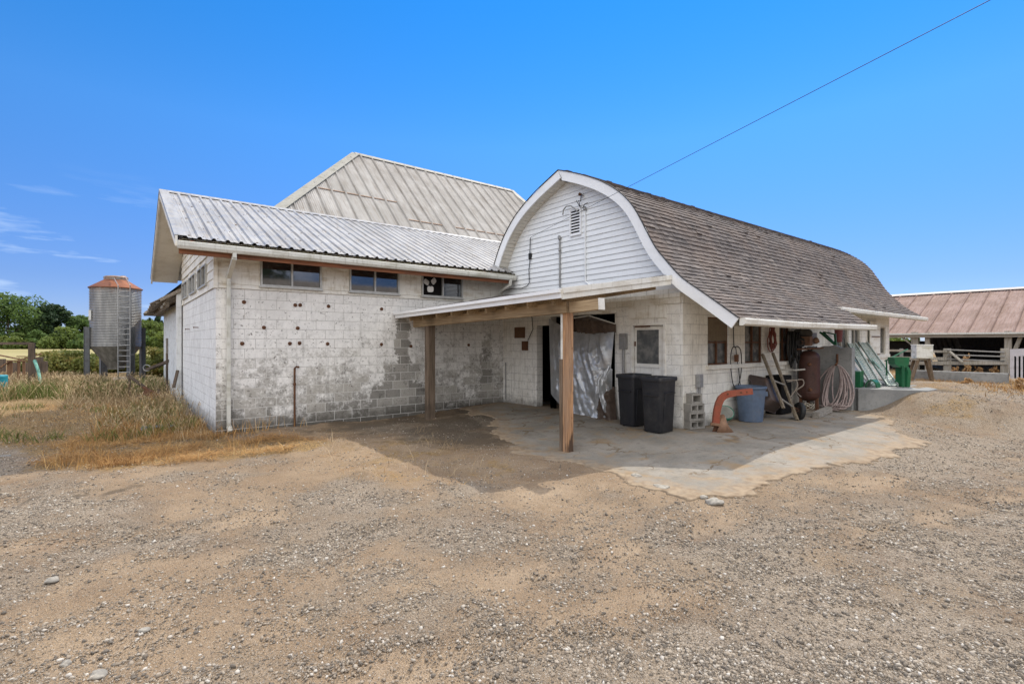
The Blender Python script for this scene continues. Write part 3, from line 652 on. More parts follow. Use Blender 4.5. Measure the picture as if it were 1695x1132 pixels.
# ------------------------------------------------------------------ sheet-metal roofs
def ribs(mb, us, hs, lo, hi, zf, seg=1):
    """strips running up the slope; us positions along the eave, hs rib heights, lo/hi(u) slope ends along v, zf(u,v) height"""
    base = len(mb.v); k = seg+1
    for u, h in zip(us, hs):
        a, b = lo(u), hi(u)
        for j in range(k):
            v = a+(b-a)*j/seg; mb.v.append((u, v, zf(u, v)+h))
    for i in range(len(us)-1):
        for j in range(seg):
            p = base+i*k+j; mb.f.append((p, p+k, p+k+1, p+1))
def rib_profile(u0, u1, pitch, h, top=.022, flank=.016):
    us, hs = [u0], [0.]; x = u0+pitch*.5
    while x < u1-.06:
        for d, q in ((-top-flank, 0), (-top, h), (top, h), (top+flank, 0)): us.append(x+d); hs.append(q)
        m = x+pitch*.5
        if m < u1-.05:
            for d, q in ((-.02, 0), (0, h*.22), (.02, 0)): us.append(m+d); hs.append(q)
        x += pitch
    us.append(u1); hs.append(0.); return us, hs

# ================================================================== LONG WHITE BLOCK BUILDING (left)
WF = 11.45; WL = 1.52; LB1 = 16.0; EAVE_V = 10.86; RIDGE_V = 15.2; EZ = 3.72; SL = .425
def lz(u, v): return EZ+SL*(v-EAVE_V) if v <= RIDGE_V else EZ+SL*(RIDGE_V-EAVE_V)-SL*(v-RIDGE_V)
RZ = lz(0, RIDGE_V); WB = 18.0
LB = empty('block_building', (WL, WF, 0), 'long white cement block building under a ribbed metal roof, left of the arched barn', 'building')
fw_ = []   # front windows, from the photo
for (x0, x1, yb) in ((430.5,531,474.5),(577.5,659,488),(697,764,491)):
    p = on_v(x0, yb, WF); q = on_v(x1, yb, WF); fw_.append((p[0], q[0]))
FZ0, FZ1 = 3.005, 3.565
m = wall(MB(), 'v', WF, WL, 8.95, -.2, Z_SID)
m.build('front_wall', M_blkF, LB)
m = wall(MB(), 'v', 18.0, WL, LB1, -.2, 4.2); m.quad((LB1,WF,-.2),(LB1,WB,-.2),(LB1,WB,4.9),(LB1,WF,4.0)); m.build('back_wall', M_blkF, LB)
lw = MB()
lw.quad((WL,WF,-.2),(WL,WB,-.2),(WL,WB,Z_SID),(WL,WF,Z_SID)); lw.build('gable_wall', M_blkL, LB)
# upper boarding: lapped boards on the front, interrupted by the windows
bd = MB(); zs = np.linspace(Z_SID, 3.62, 5); rr = random.Random(3)
spans = []; x = WL
for a, b in fw_: spans.append((x, a)); x = b
spans.append((x, 8.70))
for i in range(4):
    z0, z1 = zs[i], zs[i+1]
    runs = spans if z0 > FZ0-.03 else [(WL, 8.70)]
    if i == 0: runs = [(WL, 8.70)]; z1 = FZ0
    elif i == 1: z0 = FZ0
    for a, b in runs:
        xx = a
        while xx < b-.01:
            e = min(b, xx+rr.choice((2.4, 1.8, 3.0))); j = rr.uniform(-.002, .003)
            P = [(xx, WF-.030-j, z0+.003), (e-.003, WF-.030-j, z0+.003), (e-.003, WF-.012-j, z1), (xx, WF-.012-j, z1)]
            bd.prism(P, (0, .02, 0)); xx = e
bd.build('front_boarding', M_siding, LB, fixn=True)
bk = MB(); bk.quad((WL, WF+.001, Z_SID), (8.70, WF+.001, Z_SID), (8.70, WF+.001, 3.68), (WL, WF+.001, 3.68)); bk.build('wall_lining', M_siding, LB)
for i, (a, b) in enumerate(fw_):
    w = window(LB, 'v', WF-.055, a, b, FZ0, FZ1, (.5,) if i < 2 else (.5,), .032, M_glass, skip=((0,) if i == 2 else ()), rec=.03)
    s = MB(); s.box((a-.03, WF-.085, FZ0-.03), (b+.03, WF-.03, FZ0-.001)); s.build('sill', M_alu, w)
a, b = fw_[2]; mid_ = (a+b)/2
dk = MB(); dk.quad((a+.03, WF-.008, FZ0), (mid_, WF-.008, FZ0), (mid_, WF-.008, FZ1), (a+.03, WF-.008, FZ1)); dk.build('dark_backing', M_dark, LB)  # black sheet stands in for the unlit room behind the open sash
# left gable boarding and its three windows
gb = MB(); zz = Z_SID; i = 0
sw = [tuple(sorted((on_u(x0, 480, WL)[1], on_u(x1, 480, WL)[1]))) for x0, x1 in ((331.5,345),(316.5,327),(304.8,313.5))]
while zz < RZ-.1:
    z1 = min(zz+.19, RZ)
    ext = lambda z: (WF if z < lz(0, WF) else EAVE_V+(z-EZ)/SL, WB if z < lz(0, WB) else RIDGE_V+(RZ-z)/SL)
    a0, b0 = ext(zz); a1, b1 = ext(z1)
    runs = [((a0, b0), (a1, b1))]
    if zz < 3.50 and zz > Z_SID+.1:
        cut = sorted(sw); xs = [a0]; 
        for c0, c1 in cut: xs += [c0, c1]
        xs.append(b0); runs = [((xs[k], xs[k+1]), (xs[k], xs[k+1])) for k in range(0, len(xs), 2)]
    for (p0, p1), (q0, q1) in runs:
        gb.prism([(WL-.032, p0, zz+.003), (WL-.032, p1, zz+.003), (WL-.014, q1, z1), (WL-.014, q0, z1)], (.02, 0, 0))
    zz = z1
gb.quad((WL+.002, WF, Z_SID), (WL+.002, WB, Z_SID), (WL+.002, WB, 3.9), (WL+.002, WF, 3.9)); gb.poly([(WL+.002, WF, 3.9), (WL+.002, WB, 3.9), (WL+.002, RIDGE_V, RZ-.05)])
gb.build('gable_boarding', M_siding, LB)
for a, b in sw: window(LB, 'u', WL-.05, a, b, Z_SID+.14, 3.52, (.5,), .03, M_glass, rec=.03)
cb = MB(); cb.box((WL-.045, WF-.045, Z_SID-.01), (WL+.03, WF+.03, 3.66)); cb.build('corner_board', M_siding, LB)
# roof
us, hs = rib_profile(.84, LB1, .229, .036, .018, .026)
rf = MB()
lo = lambda u: EAVE_V-.02 if u < 8.56 else WF+.05
ribs(rf, us, hs, lo, lambda u: RIDGE_V, lambda u, v: lz(u, v)+.03, 3)
ribs(rf, us, hs, lambda u: 19.35, lambda u: RIDGE_V, lambda u, v: lz(u, v)+.03, 2)
roof = rf.build('roof', M_metal1, LB, fixn=False)
fs_ = MB(); r = random.Random(17); x = .84+.229*.5; k = 0
while x < 8.5:
    for j in range(7):
        if r.random() < .8:
            v = EAVE_V+.12+j*.68+(k % 2)*.05+r.uniform(-.04, .04); q = r.uniform(.007, .012) if r.random() < .85 else .022
            dx = r.choice((-.075, .075)); fs_.lathe((x+dx, v, lz(0, v)+.03), [(q, -.002), (q, .006), (0, .009)], 6)
    x += .229; k += 1
tag(fs_.build('roof_screws', M_rust, roof), kind='stuff')
ut = MB()
for s_ in (0, 1):
    e = (EAVE_V+.03, 19.3)[s_]; f = 8.5 if s_ == 0 else LB1
    ut.quad((.84, e, lz(0, e)-.02), (f, e, lz(0, e)-.02), (f, RIDGE_V, RZ-.02), (.84, RIDGE_V, RZ-.02))
ut.build('roof_deck', M_soffit, roof)
rc = MB(); rc.prism([(.80, RIDGE_V-.16, RZ-.012), (.80, RIDGE_V, RZ+.075), (.80, RIDGE_V+.16, RZ-.012), (.80, RIDGE_V, RZ+.03)], (LB1-.8, 0, 0)); rc.build('ridge_cap', M_metal1, roof)
rk = MB()
for e in (EAVE_V-.02, 19.35):
    rk.prism([(.80, e, lz(0, e)+.05), (.80, RIDGE_V, RZ+.06), (.80, RIDGE_V, RZ-.13), (.80, e, lz(0, e)-.14)], (.04, 0, 0))
rk.build('rake_board', M_fascia, LB)
rt = MB()
for e in (EAVE_V-.02, 19.35):
    rt.prism([(.79, e, lz(0, e)+.058), (.79, RIDGE_V, RZ+.068), (.79, RIDGE_V, RZ+.074), (.79, e, lz(0, e)+.064)], (.19, 0, 0))
    rt.prism([(.788, e, lz(0, e)+.06), (.788, RIDGE_V, RZ+.07), (.788, RIDGE_V, RZ+.005), (.788, e, lz(0, e)-.005)], (.008, 0, 0))
rt.build('rake_flashing', M_metal1, roof)
sf = MB()   # boxed soffit under the overhang at the gable end
for e in (EAVE_V, 19.3): sf.quad((.845, e, lz(0, e)-.10), (WL-.03, e, lz(0, e)-.10), (WL-.03, RIDGE_V, RZ-.10), (.845, RIDGE_V, RZ-.10))
sf.quad((WL-.03, EAVE_V+.02, 3.60), (8.5, EAVE_V+.02, 3.60), (8.5, WF+.1, 3.60), (WL-.03, WF+.1, 3.60))
sf.build('soffit', M_soffit, LB)
fa = MB(); fa.box((.86, EAVE_V+.0, 3.44), (8.52, EAVE_V+.035, 3.70)); fa.build('eave_board', M_red, LB)
gt = MB()   # gutter: trough with rolled lip
gp = [(-.0, .0), (-.10, .0), (-.125, .05), (-.125, .125), (-.115, .135), (-.108, .125), (-.112, .055), (-.095, .012), (-.0, .012)]
g0 = Vector((.84, EAVE_V-.003, 3.525)); gt.prism([(g0[0], g0[1]+a, g0[2]+b) for a, b in gp], (7.74, 0, 0)); 
gt.prism([(.838, EAVE_V-.003, 3.526), (.838, EAVE_V-.125, 3.57), (.838, EAVE_V-.125, 3.65), (.838, EAVE_V-.003, 3.65)], (-.003, 0, 0))
gutter = gt.build('gutter', M_gutter, LB)
ms = MB(); r = random.Random(5)     # leaf litter and moss lying in the gutter
for i in range(520):
    x = r.uniform(.88, 8.5); h = r.uniform(.01, .045); w = r.uniform(.02, .08)
    ms.bar((x, EAVE_V-r.uniform(.02, .09), 3.62), (x+w, EAVE_V-r.uniform(.02, .09), 3.65+h), .05, h+.035)
M_moss = paint('gutter_litter', (.045,.035,.02), (.12,.12,.04), .7, 20, .95, 0, .5); ms.build('gutter_litter', M_moss, gutter)
el = MB(); el.tube([(8.42, EAVE_V-.07, 3.54), (8.42, EAVE_V-.05, 3.40), (8.36, WF-.25, 3.22), (8.50, WF-.14, 3.10), (8.72, WF-.3, 3.12)], [.05,.05,.045,.05,.04], 6); el.build('broken_elbow', M_gutter, gutter, smooth='auto')
dp = MB()
pd = on_v(378.5, 470, WF-.07)[0]; pt = on_v(388, 415, EAVE_V-.06)[0]
for P, w, h in (([(pt, EAVE_V-.065, 3.56), (pt, EAVE_V-.065, 3.44), (pd, WF-.075, 3.12), (pd, WF-.075, .16), (pd+.02, WF-.16, .06)], .085, .07),):
    for i in range(len(P)-1): dp.bar(P[i], P[i+1], w-.001*i, h-.001*i, (1, 0, 0) if i == 2 else (0, 0, 1))
dp.build('downspout', M_gutter, LB, bevel=.012)
# rusted tie plates on the front wall
bolts = [(404,500),(489,505),(497,505),(544,507),(632,511.5),(437,542),(493,543),(401,568.5),(480,568.5),(496,568),(542.5,569),(631.5,570),(680.5,573),(776,571)]
for x, y in bolts:
    p = on_v(x, y, WF-.012); t = MB(); t.lathe(p, [(0, -.012), (.034, -.010), (.040, 0), (.040, .012)], 14, (0, 1, 0)); t.lathe(p, [(0, -.03), (.012, -.03), (.012, 0)], 6, (0, 1, 0)); t.build('tie_plate', M_rust, LB)
for x, y in ((328.5,542),(314,545),(301,547)):
    p = on_u(x, y, WL); t = MB(); t.tube([p, p+Vector((-.10, 0, 0))], .012, 6); t.lathe(p+Vector((-.1,0,0)), [(0,-.006),(.02,-.006),(.02,.006),(0,.006)], 8, (1,0,0)); t.build('wall_peg', M_rust, LB)
# standpipe in front of the wall
sp_ = MB(); b = on_z(489, 708, 0.); h = on_v(489, 608, b[1])[2]
sp_.tube([(b[0], WF-.06, -.05), (b[0], WF-.06, h-.02), (b[0]+.03, WF-.09, h+.01), (b[0]+.07, WF-.13, h)], .022, 8); sp_.lathe((b[0], WF-.06, h*.72), [(.022,-.03),(.032,-.02),(.032,.02),(.022,.03)], 10)
tag(sp_.build('standpipe', M_rust, smooth='auto'), 'thin rusty upright water pipe standing against the block wall', 'pipe')
# fan behind the open sash
fc = on_v(712, 472, WF-.03); fan = empty('fan', fc, 'white three-bladed fan in the dark open half of the third front window', 'fan')
M_fan = paint('fan_white', (.74,.73,.70), (.35,.3,.25), .4, 9, .5)
hb = MB(); hb.lathe(fc, [(0, -.03), (.035, -.03), (.04, 0), (.04, .02)], 16, (0, 1, 0)); hb.build('hub', M_black, fan)
for x, y in ((706,467),(718,465.5),(712.5,478.5)):
    c = on_v(x, y, WF-.045); d = (c-fc); d.y = 0; d.normalize(); s = Vector((d.z, 0, -d.x)); q = .078
    t = MB(); pts = []
    for i in range(20):
        an = 2*math.pi*i/20; k = (abs(math.cos(an))**4+abs(math.sin(an))**4)**-.25
        pts.append(c+d*(math.cos(an)*q*k)+s*(math.sin(an)*q*k*.95)+Vector((0, .03*math.sin(an), 0)))
    t.prism(pts, (0, .006, 0)); t.build('blade', M_fan, fan)

# ================================================================== BIG HIPPED BARN BEHIND
T1 = 22.0; d1 = sight(589, 256.4); P1 = Vector((T1*d1[0], T1*d1[1], EYE+T1*d1[2]))
d2 = sight(846.6, 319.8); P2 = Vector((P1[1]/d2[1]*d2[0], P1[1], P1[2])); S2 = .96
BB = empty('hipped_barn', (P1[0], P1[1], 0), 'big old barn with a tall corrugated hip roof, behind the block building', 'barn')
EVZ = 3.05; run = (P1[2]-EVZ)/S2
bz = lambda u, v: P1[2]-S2*abs(v-P1[1])
uL = P1[0]-run; HR = .38; uR = P2[0]+run*HR
def hipv(u):
    if u < P1[0]: return P1[1]-(P1[0]-u)
    if u > P2[0]: return P1[1]-(u-P2[0])/HR
    return P1[1]
us = []; hs = []; x = P1[0]-(P1[1]-15.6); k = 0
pit = .076
while x < uR-.02:
    ph = (x-uL) % .53
    us.append(x); hs.append(.010*math.sin(2*math.pi*(x-uL)/pit)+(.075 if ph < .05 else 0)); x += pit/4
bf = MB()
# upper and lower sheets lap with a step; lap line sits at two heights
LAPV = lambda u: P1[1]-3.55+(-.9 if ((u-uL)//.53) in (18,) else 0)+(.9 if ((u-uL)//.53) < 15 else 0)
ribs(bf, us, hs, lambda u: P1[1]-run, lambda u: max(P1[1]-run+.001, min(LAPV(u), hipv(u))), lambda u, v: bz(u, v)+.02)
ribs(bf, us, hs, lambda u: min(LAPV(u)-.06, hipv(u)), lambda u: hipv(u), lambda u, v: bz(u, v)+.034)
bf.quad((uL, P1[1]+run, EVZ), (uR, P1[1]+run, EVZ), (P2[0], P2[1], P2[2]), tuple(P1))
broof = bf.build('roof', M_metal2, BB, fixn=False)
lh = MB(); uD = P1[0]-(P1[1]-15.6); zD = EVZ+S2*(uD-uL)
lh.poly([(uL, WB+.08, EVZ), (uL, P1[1]+run, EVZ), tuple(P1), (uD, 15.6, zD), (uD, WB+.08, zD)]); lh.build('hip_end', M_metal2, broof)
lh = MB(); lh.poly([(uR, P1[1]-run, EVZ), (uR, P1[1]+run, EVZ), tuple(P2)]); lh.build('hip_end', M_metal2, broof)
M_cap = paint('lichened_ridge_cap', (.31,.30,.265), (.17,.16,.11), .8, 4, .7, .1, .4, 1, 30)
hp = MB(); q = Vector((uD, 15.6, zD)); nrm = Vector((0, 0, .06))
hp.bar(q+nrm, P1+nrm, .34, .03, (-.3, -.7, .7)); hp.bar(P1+Vector((-.05, -.06, .03)), P2+Vector((0, -.06, .03)), .22, .02, (0, -.9, 1)); hp.bar(P2+nrm, Vector((uR, P2[1]-run, EVZ))+nrm, .3, .03, (0, -.7, .7)); hp.build('ridge_cap', M_cap, broof)
M_lap = paint('lap_rust', (.30,.20,.14), (.17,.08,.04), .8, 7, .8)
x = uL+.53*math.ceil((P1[0]-3.2-uL)/.53); lp = MB(); last = None
while x < uR-1:
    c = LAPV(x+.26); ok = c-.05 < hipv(x) and c-.05 < hipv(x+.53)
    if last is not None and (not ok or abs(c-last) > .1) and lp.f: lp.build('rusty_lap', M_lap, broof); lp = MB()
    if ok: lp.bar((x, c-.07, bz(0, c-.07)+.055), (x+.532, c-.07, bz(0, c-.07)+.055), .05, .008, (0, -S2, 1))
    last = c; x += .53
if lp.f: lp.build('rusty_lap', M_lap, broof)
# white board wall and ragged eave that show past the block building
M_wall2 = board_mat('whitewashed_board', (.70,.72,.73), (.42,.42,.40), .55, .8, 1)
bw = MB(); y = WB+.06; r = random.Random(4)
while y < 25.2:
    w = .28+r.random()*.05; bw.box((WL-.03-r.random()*.012, y, -.1), (WL+.03, y+w-.008, 3.0+.05*r.random())); y += w
bw.build('board_wall', M_wall2, BB)
pw = MB(); pw.bar((WL-.10, WB-.03, -.1), (WL-.10, WB-.03, 3.35), .13, .13, (1,0,0)); pw.build('corner_post', M_wall2, BB)
bw = MB(); bw.box((WL+.1, 25.2, -.1), (uR-.6, 25.35, 3.0)); bw.box((uR-.8, WB+.2, -.1), (uR-.6, 25.2, 3.0)); bw.build('rear_wall', M_wall2, BB)
M_grey = wood('grey_weathered_board', (.26,.22,.17), (.13,.105,.08), 'y')
rg = MB(); r = random.Random(12)
for i in range(46):
    y = WB-.1+i*.155; l = .75+r.random()*.35; s = r.uniform(-.05, .05)
    rg.bar((WL+.35, y, 3.62+s), (WL+.35-l, y+r.uniform(-.05,.05), 3.62+s-l*.62-r.random()*.05), .14, .03, (1,0,.6))
rg.build('ragged_eave', M_grey, BB)
rg = MB()
for i in range(7): y = WB+.2+i*1.0; rg.bar((WL+.3, y, 3.42), (WL-.42, y, 2.98), .09, .13)
rg.bar((WL-.35, WB+.1, 3.0), (WL-.35, 25.3, 3.0), .05, .22); rg.build('rafter_tail', M_grey, BB)
rg = MB(); rg.bar((WL-.4, WB+.6, 3.12), (WL-.4, WB+2.2, 3.06), .05, .24); rg.build('loose_board', M_wall2, BB)
sh = MB(); p = on_u(276.5, 578, WL-.05); sh.box((WL-.06, p[1]-.38, p[2]-.42), (WL-.045, p[1]+.38, p[2]+.42)); sh.build('hatch', M_grey, BB)

# ================================================================== ARCHED-ROOF BARN (right)
RG = 8.33; GU_ = 8.67; GR = 5.645; GE = 21.2; APX = Vector((RG, 8.66, 5.955))
rightpx = [(925.7,282.5),(940,284.3),(966.5,290.1),(993,298.6),(1014.2,309.2),(1030.1,320.4),(1041.8,331.5),(1052.4,345.3),(1061.9,362.3),(1074.7,387.7),(1087.3,411.8),(1102.1,428.8),(1119.1,448.9),(1132,461.9),(1158.5,479.4),(1186,498.5),(1212.6,517.6),(1224,526)]
leftpx = [(907.1,299.7),(889.1,316.7),(867.9,340),(852,361.2),(838.2,386.6),(831.8,401.2),(825.4,419.2),(818.6,442)]
PR = [tuple(on_u(x, y, RG)[1:]) for x, y in rightpx]; PL = [tuple(on_u(x, y, RG)[1:]) for x, y in leftpx]
PL += [(11.75, 3.45), (12.2, 3.0), (12.8, 2.6)]
def resample(p, n):
    p = np.array(p); s = np.r_[0, np.cumsum(np.hypot(*np.diff(p, axis=0).T))]; q = np.linspace(0, s[-1], n)
    # smooth a little
    a = np.stack([np.interp(q, s, p[:,0]), np.interp(q, s, p[:,1])], -1)
    for _ in range(3): a[1:-1] = .25*a[:-2]+.5*a[1:-1]+.25*a[2:]
    return a, s[-1]
prR, lenR = resample(PR, 60); prL, lenL = resample([PR[0]]+PL, 50)
GB = empty('arched_barn', (GU_, 8.6, 0), 'small white barn with a curved shingle roof and lapped gable, right of the block building', 'barn')
def at_arc(pr, L, s):
    x = np.clip(s/L, 0, 1)*(len(pr)-1); i = min(int(x), len(pr)-2); f = x-i; p = pr[i]*(1-f)+pr[i+1]*f; d = pr[i+1]-pr[i]; d = d/np.hypot(*d); return p, d
ZE2 = 2.74                                       # height where the short eave is cut
iE = [i for i in range(len(prR)) if prR[i][1] < ZE2+.02][0]; sE = lenR*iE/(len(prR)-1)
UX = 14.8; UEND = 22.3
sh_ = MB(); tint = []; r = random.Random(21)
def shingle_side(pr, L, sgn, ustart, uend_f):
    ex = .127; s = 0.; row = 0
    while s < L-.02:
        s1 = min(s+ex, L); p0, d0 = at_arc(pr, L, s); p1, d1_ = at_arc(pr, L, s1)
        n0 = np.array([-d0[1], d0[0]])*sgn; n1 = np.array([-d1_[1], d1_[0]])*sgn
        if n0[1] < 0 and row < 3: n0 = -n0
        u = ustart-r.random()*.25; rowt = r.gauss(0, .07); ue = uend_f(s1)
        while u < ue:
            w = .168*(1+r.uniform(-.06, .06)); a = max(u, ustart); b = min(u+w-.006, ue); u += w
            if b-a < .03: continue
            th = .016+r.random()*.010; sag = r.uniform(-.012, .012); lift = r.random() < .008
            if lift: th += .02
            q1 = p1+d1_*sag
            A = [(a, *(p0+n0*.004)), (b, *(p0+n0*.004)), (b, *(q1+n1*th)), (a, *(q1+n1*th))]; B = [(b, *(q1+n1*0)), (a, *(q1+n1*0))]
            k = len(sh_.v); sh_.v += A+B; sh_.f += [(k, k+1, k+2, k+3), (k+3, k+2, k+4, k+5), (k+1, k+4, k+2), (k, k+3, k+5)]
            t = min(1, max(0, .52+rowt+r.gauss(0, .15))); tint.extend([t]*4)
        s = s1; row += 1
shingle_side(prR, lenR, -1, RG-.03, lambda s: UEND if s <= sE+.01 else UX)

shingle_side(prL, lenL, 1, RG-.03, lambda s: UEND)
sh_.tint = tint
sroof = sh_.build('roof', M_shingle, GB, fixn=False)
dk = MB()      # roof boards under the shingles
for pr, e in ((prR, 0), (prL, 1)):
    for i in range(len(pr)-1):
        ue = UEND-.02
        if e == 0 and i >= iE: ue = UX-.03
        a, b = pr[i], pr[i+1]; o = .012
        dk.quad((RG-.02, a[0], a[1]-o), (ue, a[0], a[1]-o), (ue, b[0], b[1]-o), (RG-.02, b[0], b[1]-o))
        dk.quad((RG+.03, a[0], a[1]-.06), (ue, a[0], a[1]-.06), (ue, b[0], b[1]-.06), (RG+.03, b[0], b[1]-.06))
dk.build('roof_deck', M_soffit, sroof)
# barge boards following the curve
def inset(pr, d, sgn):
    out = []
    for i in range(len(pr)):
        t = pr[min(i+1, len(pr)-1)]-pr[max(i-1, 0)]; t = t/np.hypot(*t); nn = np.array([-t[1], t[0]])*sgn; out.append(pr[i]+nn*d)
    return np.array(out)
inR = inset(prR, .215, 1); inL = inset(prL, .215, -1)
inR[:,0] = np.minimum(inR[:,0], APX[1]); inL[:,0] = np.maximum(inL[:,0], APX[1])
bg = MB()
def barge(pr, pin, lo_, hi_):
    for i in range(lo_, hi_):
        a, b, c, d = pr[i], pr[i+1], pin[i+1], pin[i]
        bg.prism([(RG, a[0], a[1]-.006), (RG, b[0], b[1]-.006), (RG, c[0], c[1]), (RG, d[0], d[1])], (-.032, 0, 0))
barge(prR, inR, 0, len(prR)-1); barge(prL, inL, 0, len(prL)-1)
bmesh_ob = bg.build('barge_board', M_trim, GB)
ed = MB()     # dark drip edge over the barge board
for pr in (prR, prL): ed.tube([(RG-.045, p[0], p[1]+.006) for p in pr], .011, 6)
ed.build('drip_edge', M_black, sroof)
so = MB()     # soffit of the gable overhang: short boards with open joints
def soff(pr, pin, L):
    sx = np.linspace(0, len(pin)-1.001, int(L/.115))
    f = lambda x: pin[int(x)]*(1-(x-int(x)))+pin[min(int(x)+1, len(pin)-1)]*(x-int(x))
    for k in range(1, len(sx)-1):
        a, b = f(sx[k]+.04), f(sx[k+1]-.04); so.quad((RG+.001, a[0], a[1]+.028), (GU_+.02, a[0], a[1]+.028), (GU_+.02, b[0], b[1]+.028), (RG+.001, b[0], b[1]+.028))
soff(prR, inR, lenR); soff(prL, inL, lenL)
so.build('soffit', M_soffit, GB)
# gable siding clipped by the roof curve
def ext_at(z):
    a = [p[0] for p in PRn if p[1] >= z]; return a
def side_v(pr, z):
    zz = pr[:,1]; vv = pr[:,0]; return float(np.interp(-z, -zz, vv))
sid = MB(); z = 3.02; r = random.Random(2)
while z < 5.74:
    z1 = min(z+.1285, 5.78); j = r.uniform(0, .003)
    a0, a1 = max(GR, side_v(prR, z)-0), max(GR, side_v(prR, z1)); b0, b1 = min(11.5, side_v(prL, z)), min(11.5, side_v(prL, z1))
    sid.prism([(GU_-.036-j, a0, z+.002), (GU_-.036-j, b0, z+.002), (GU_-.016, b1, z1+.004), (GU_-.016, a1, z1+.004)], (.012, 0, 0)); z = z1
sid.poly([(GU_-.002, GR+.1, 2.9)]+[(GU_-.002, p[0], p[1]-.07) for p in prR[::-1] if p[0] > GR+.1]+[(GU_-.002, p[0], p[1]-.07) for p in prL[1:] if p[0] < 11.4]+[(GU_-.002, 11.4, 2.9)])
sid.build('gable_siding', M_gable, GB)
# block walls with openings
op_l = on_u(888.6, 600, GU_)[1]; op_m = on_u(911.5, 600, GU_)[1]; op_r = on_u(1018, 600, GU_)[1]
zt1 = on_u(899, 538.5, GU_)[2]; zt2 = on_u(1017, 518.5, GU_)[2]
dr_l = on_u(1044.5, 600, GU_)[1]; dr_r = on_u(1102, 600, GU_)[1]; dz1 = on_u(1050, 535.5, GU_)[2]
gw = wall(MB(), 'u', GU_, GR, WF, -.1, 3.05, [(op_m, op_l, -.1, zt1), (op_r, op_m, -.1, zt2), (dr_r, dr_l, -.1, dz1)]); gw.build('gable_wall', M_blkG, GB)
wp = []
for x0, x1, yb in ((1171.5,1202,604.5),(1233,1258,601.5),(1290,1303,599)):
    a, b = on_v(x0, yb, GR), on_v(x1+4, yb, GR); wp.append((a[0], b[0], a[2]))
WZ0 = 1.36; WZ1 = 2.36
far = []
for x0, x1 in ((1385,1402),(1409.5,1421),(1447,1463)): far.append((on_v(x0, 560, GR)[0], on_v(x1+3, 560, GR)[0]))
holes = [(a, b, WZ0, WZ1) for a, b, _ in wp]+[(a, b, 1.42, 2.35) for a, b in far]
lw = wall(MB(), 'v', GR, GU_+.001, GE, -.1, 2.93, holes)
lw.build('long_wall', M_blkR, GB)
ow = MB(); ow.box((GU_+.2, 11.5, -.1), (GE, 11.65, 4.2)); ow.box((GE-.2, GR+.2, -.1), (GE-.002, 11.5, 3.0)); ow.quad((GE-.1, GR, 3.0), (GE-.1, 11.5, 3.0), (GE-.1, 9.6, 5.4), (GE-.1, 7.6, 5.4)); ow.build('rear_wall', M_blkR, GB)
fl = MB(); fl.quad((GU_+.2, GR+.2, .13), (GE-.2, GR+.2, .13), (GE-.2, 11.5, .13), (GU_+.2, 11.5, .13)); fl.build('floor', M_conc, GB)
pt_ = MB(); pt_.box((GU_+1.3, GR+.2, .14), (GU_+1.35, 11.5, 3.0)); pt_.build('dark_inner_sheet', M_dark, GB)  # near-black sheet added so the doorway stays dark inside
M_wframe = board_mat('peeling_window_frame', (.45,.42,.36), (.22,.17,.12), .7, .7, 1)
for i, (a, b, _) in enumerate(wp):
    w = window(GB, 'v', GR+.05, a, b, WZ0, WZ1, (.5,), .03, M_dusty, rails=(.47,), frame=M_rust, rec=.03)
    pn = MB(); pn.box((a+.03, GR+.03, WZ0+.5), (b-.03, GR+.045, WZ1-.03))
    if i == 0: pn.build('boarded_upper_sash', paint('brown_hardboard', (.16,.12,.075), (.08,.055,.03), .6, 5), w)
for a, b in far: window(GB, 'v', GR+.05, a, b, 1.42, 2.35, (.5,), .05, M_dusty, frame=M_wframe, rec=.03)
sl = MB(); sl.box((wp[0][0]-.06, GR-.06, WZ0-.09), (wp[2][1]+.1, GR+.08, WZ0-.002)); sl.build('sill', M_fascia, GB, bevel=.006)
sl = MB(); sl.box((far[0][0]-.9, GR-.05, 1.30), (far[2][1]+.3, GR+.08, 1.418)); sl.build('sill', M_fascia, GB, bevel=.006)
# eave gutters / fascia of the long side
eR = prR[-1]
ef = MB(); a = Vector((RG, eR[0], eR[1]-.03)); b = on_v(1434, 540, eR[0]+.02); b = Vector((UX+.12, eR[0], 2.23))
gq = [(0, .03), (-.10, .03), (-.115, -.0), (-.105, -.075), (-.06, -.10), (0, -.10)]
ef.loft([[(p[0], p[1]+dy, p[2]+dz) for dy, dz in gq] for p in (a, a.lerp(b, .33)+Vector((0,0,-.018)), a.lerp(b, .66)+Vector((0,0,-.012)), b)]); ef.build('eave_gutter', M_fascia, GB)
pE = prR[iE]
ef = MB(); a = Vector((UX-.25, pE[0], pE[1]-.02)); b = Vector((UEND+.25, pE[0], pE[1]-.05)); ef.loft([[(p[0], p[1]+dy, p[2]+dz) for dy, dz in gq] for p in (a, b)]); ef.build('eave_gutter', M_fascia, GB)
se = MB(); se.quad((RG+.04, eR[0]+.03, eR[1]-.10), (UX-.05, eR[0]+.03, eR[1]-.10), (UX-.05, GR, 2.95), (RG+.04, GR, 2.95)); se.quad((UX, pE[0]+.01, pE[1]-.10), (UEND, pE[0]+.01, pE[1]-.10), (UEND, GR, 2.86), (UX, GR, 2.86)); se.build('soffit', M_soffit, GB)
# plate and boards over the door
hd = MB(); hd.box((GU_-.05, GR+.02, 2.60), (GU_-.003, op_r+.9, 2.72)); hd.box((GU_-.10, GR+.0, 2.72), (GU_-.003, op_r+.4, 2.80)); hd.box((GU_-.03, dr_r-.03, dz1+.10), (GU_-.003, dr_l+.05, 2.60)); hd.box((GU_-.04, op_r-.05, zt2+.01), (GU_-.003, op_l, zt2+.20)); hd.build('header_boards', M_siding, GB, bevel=.004)
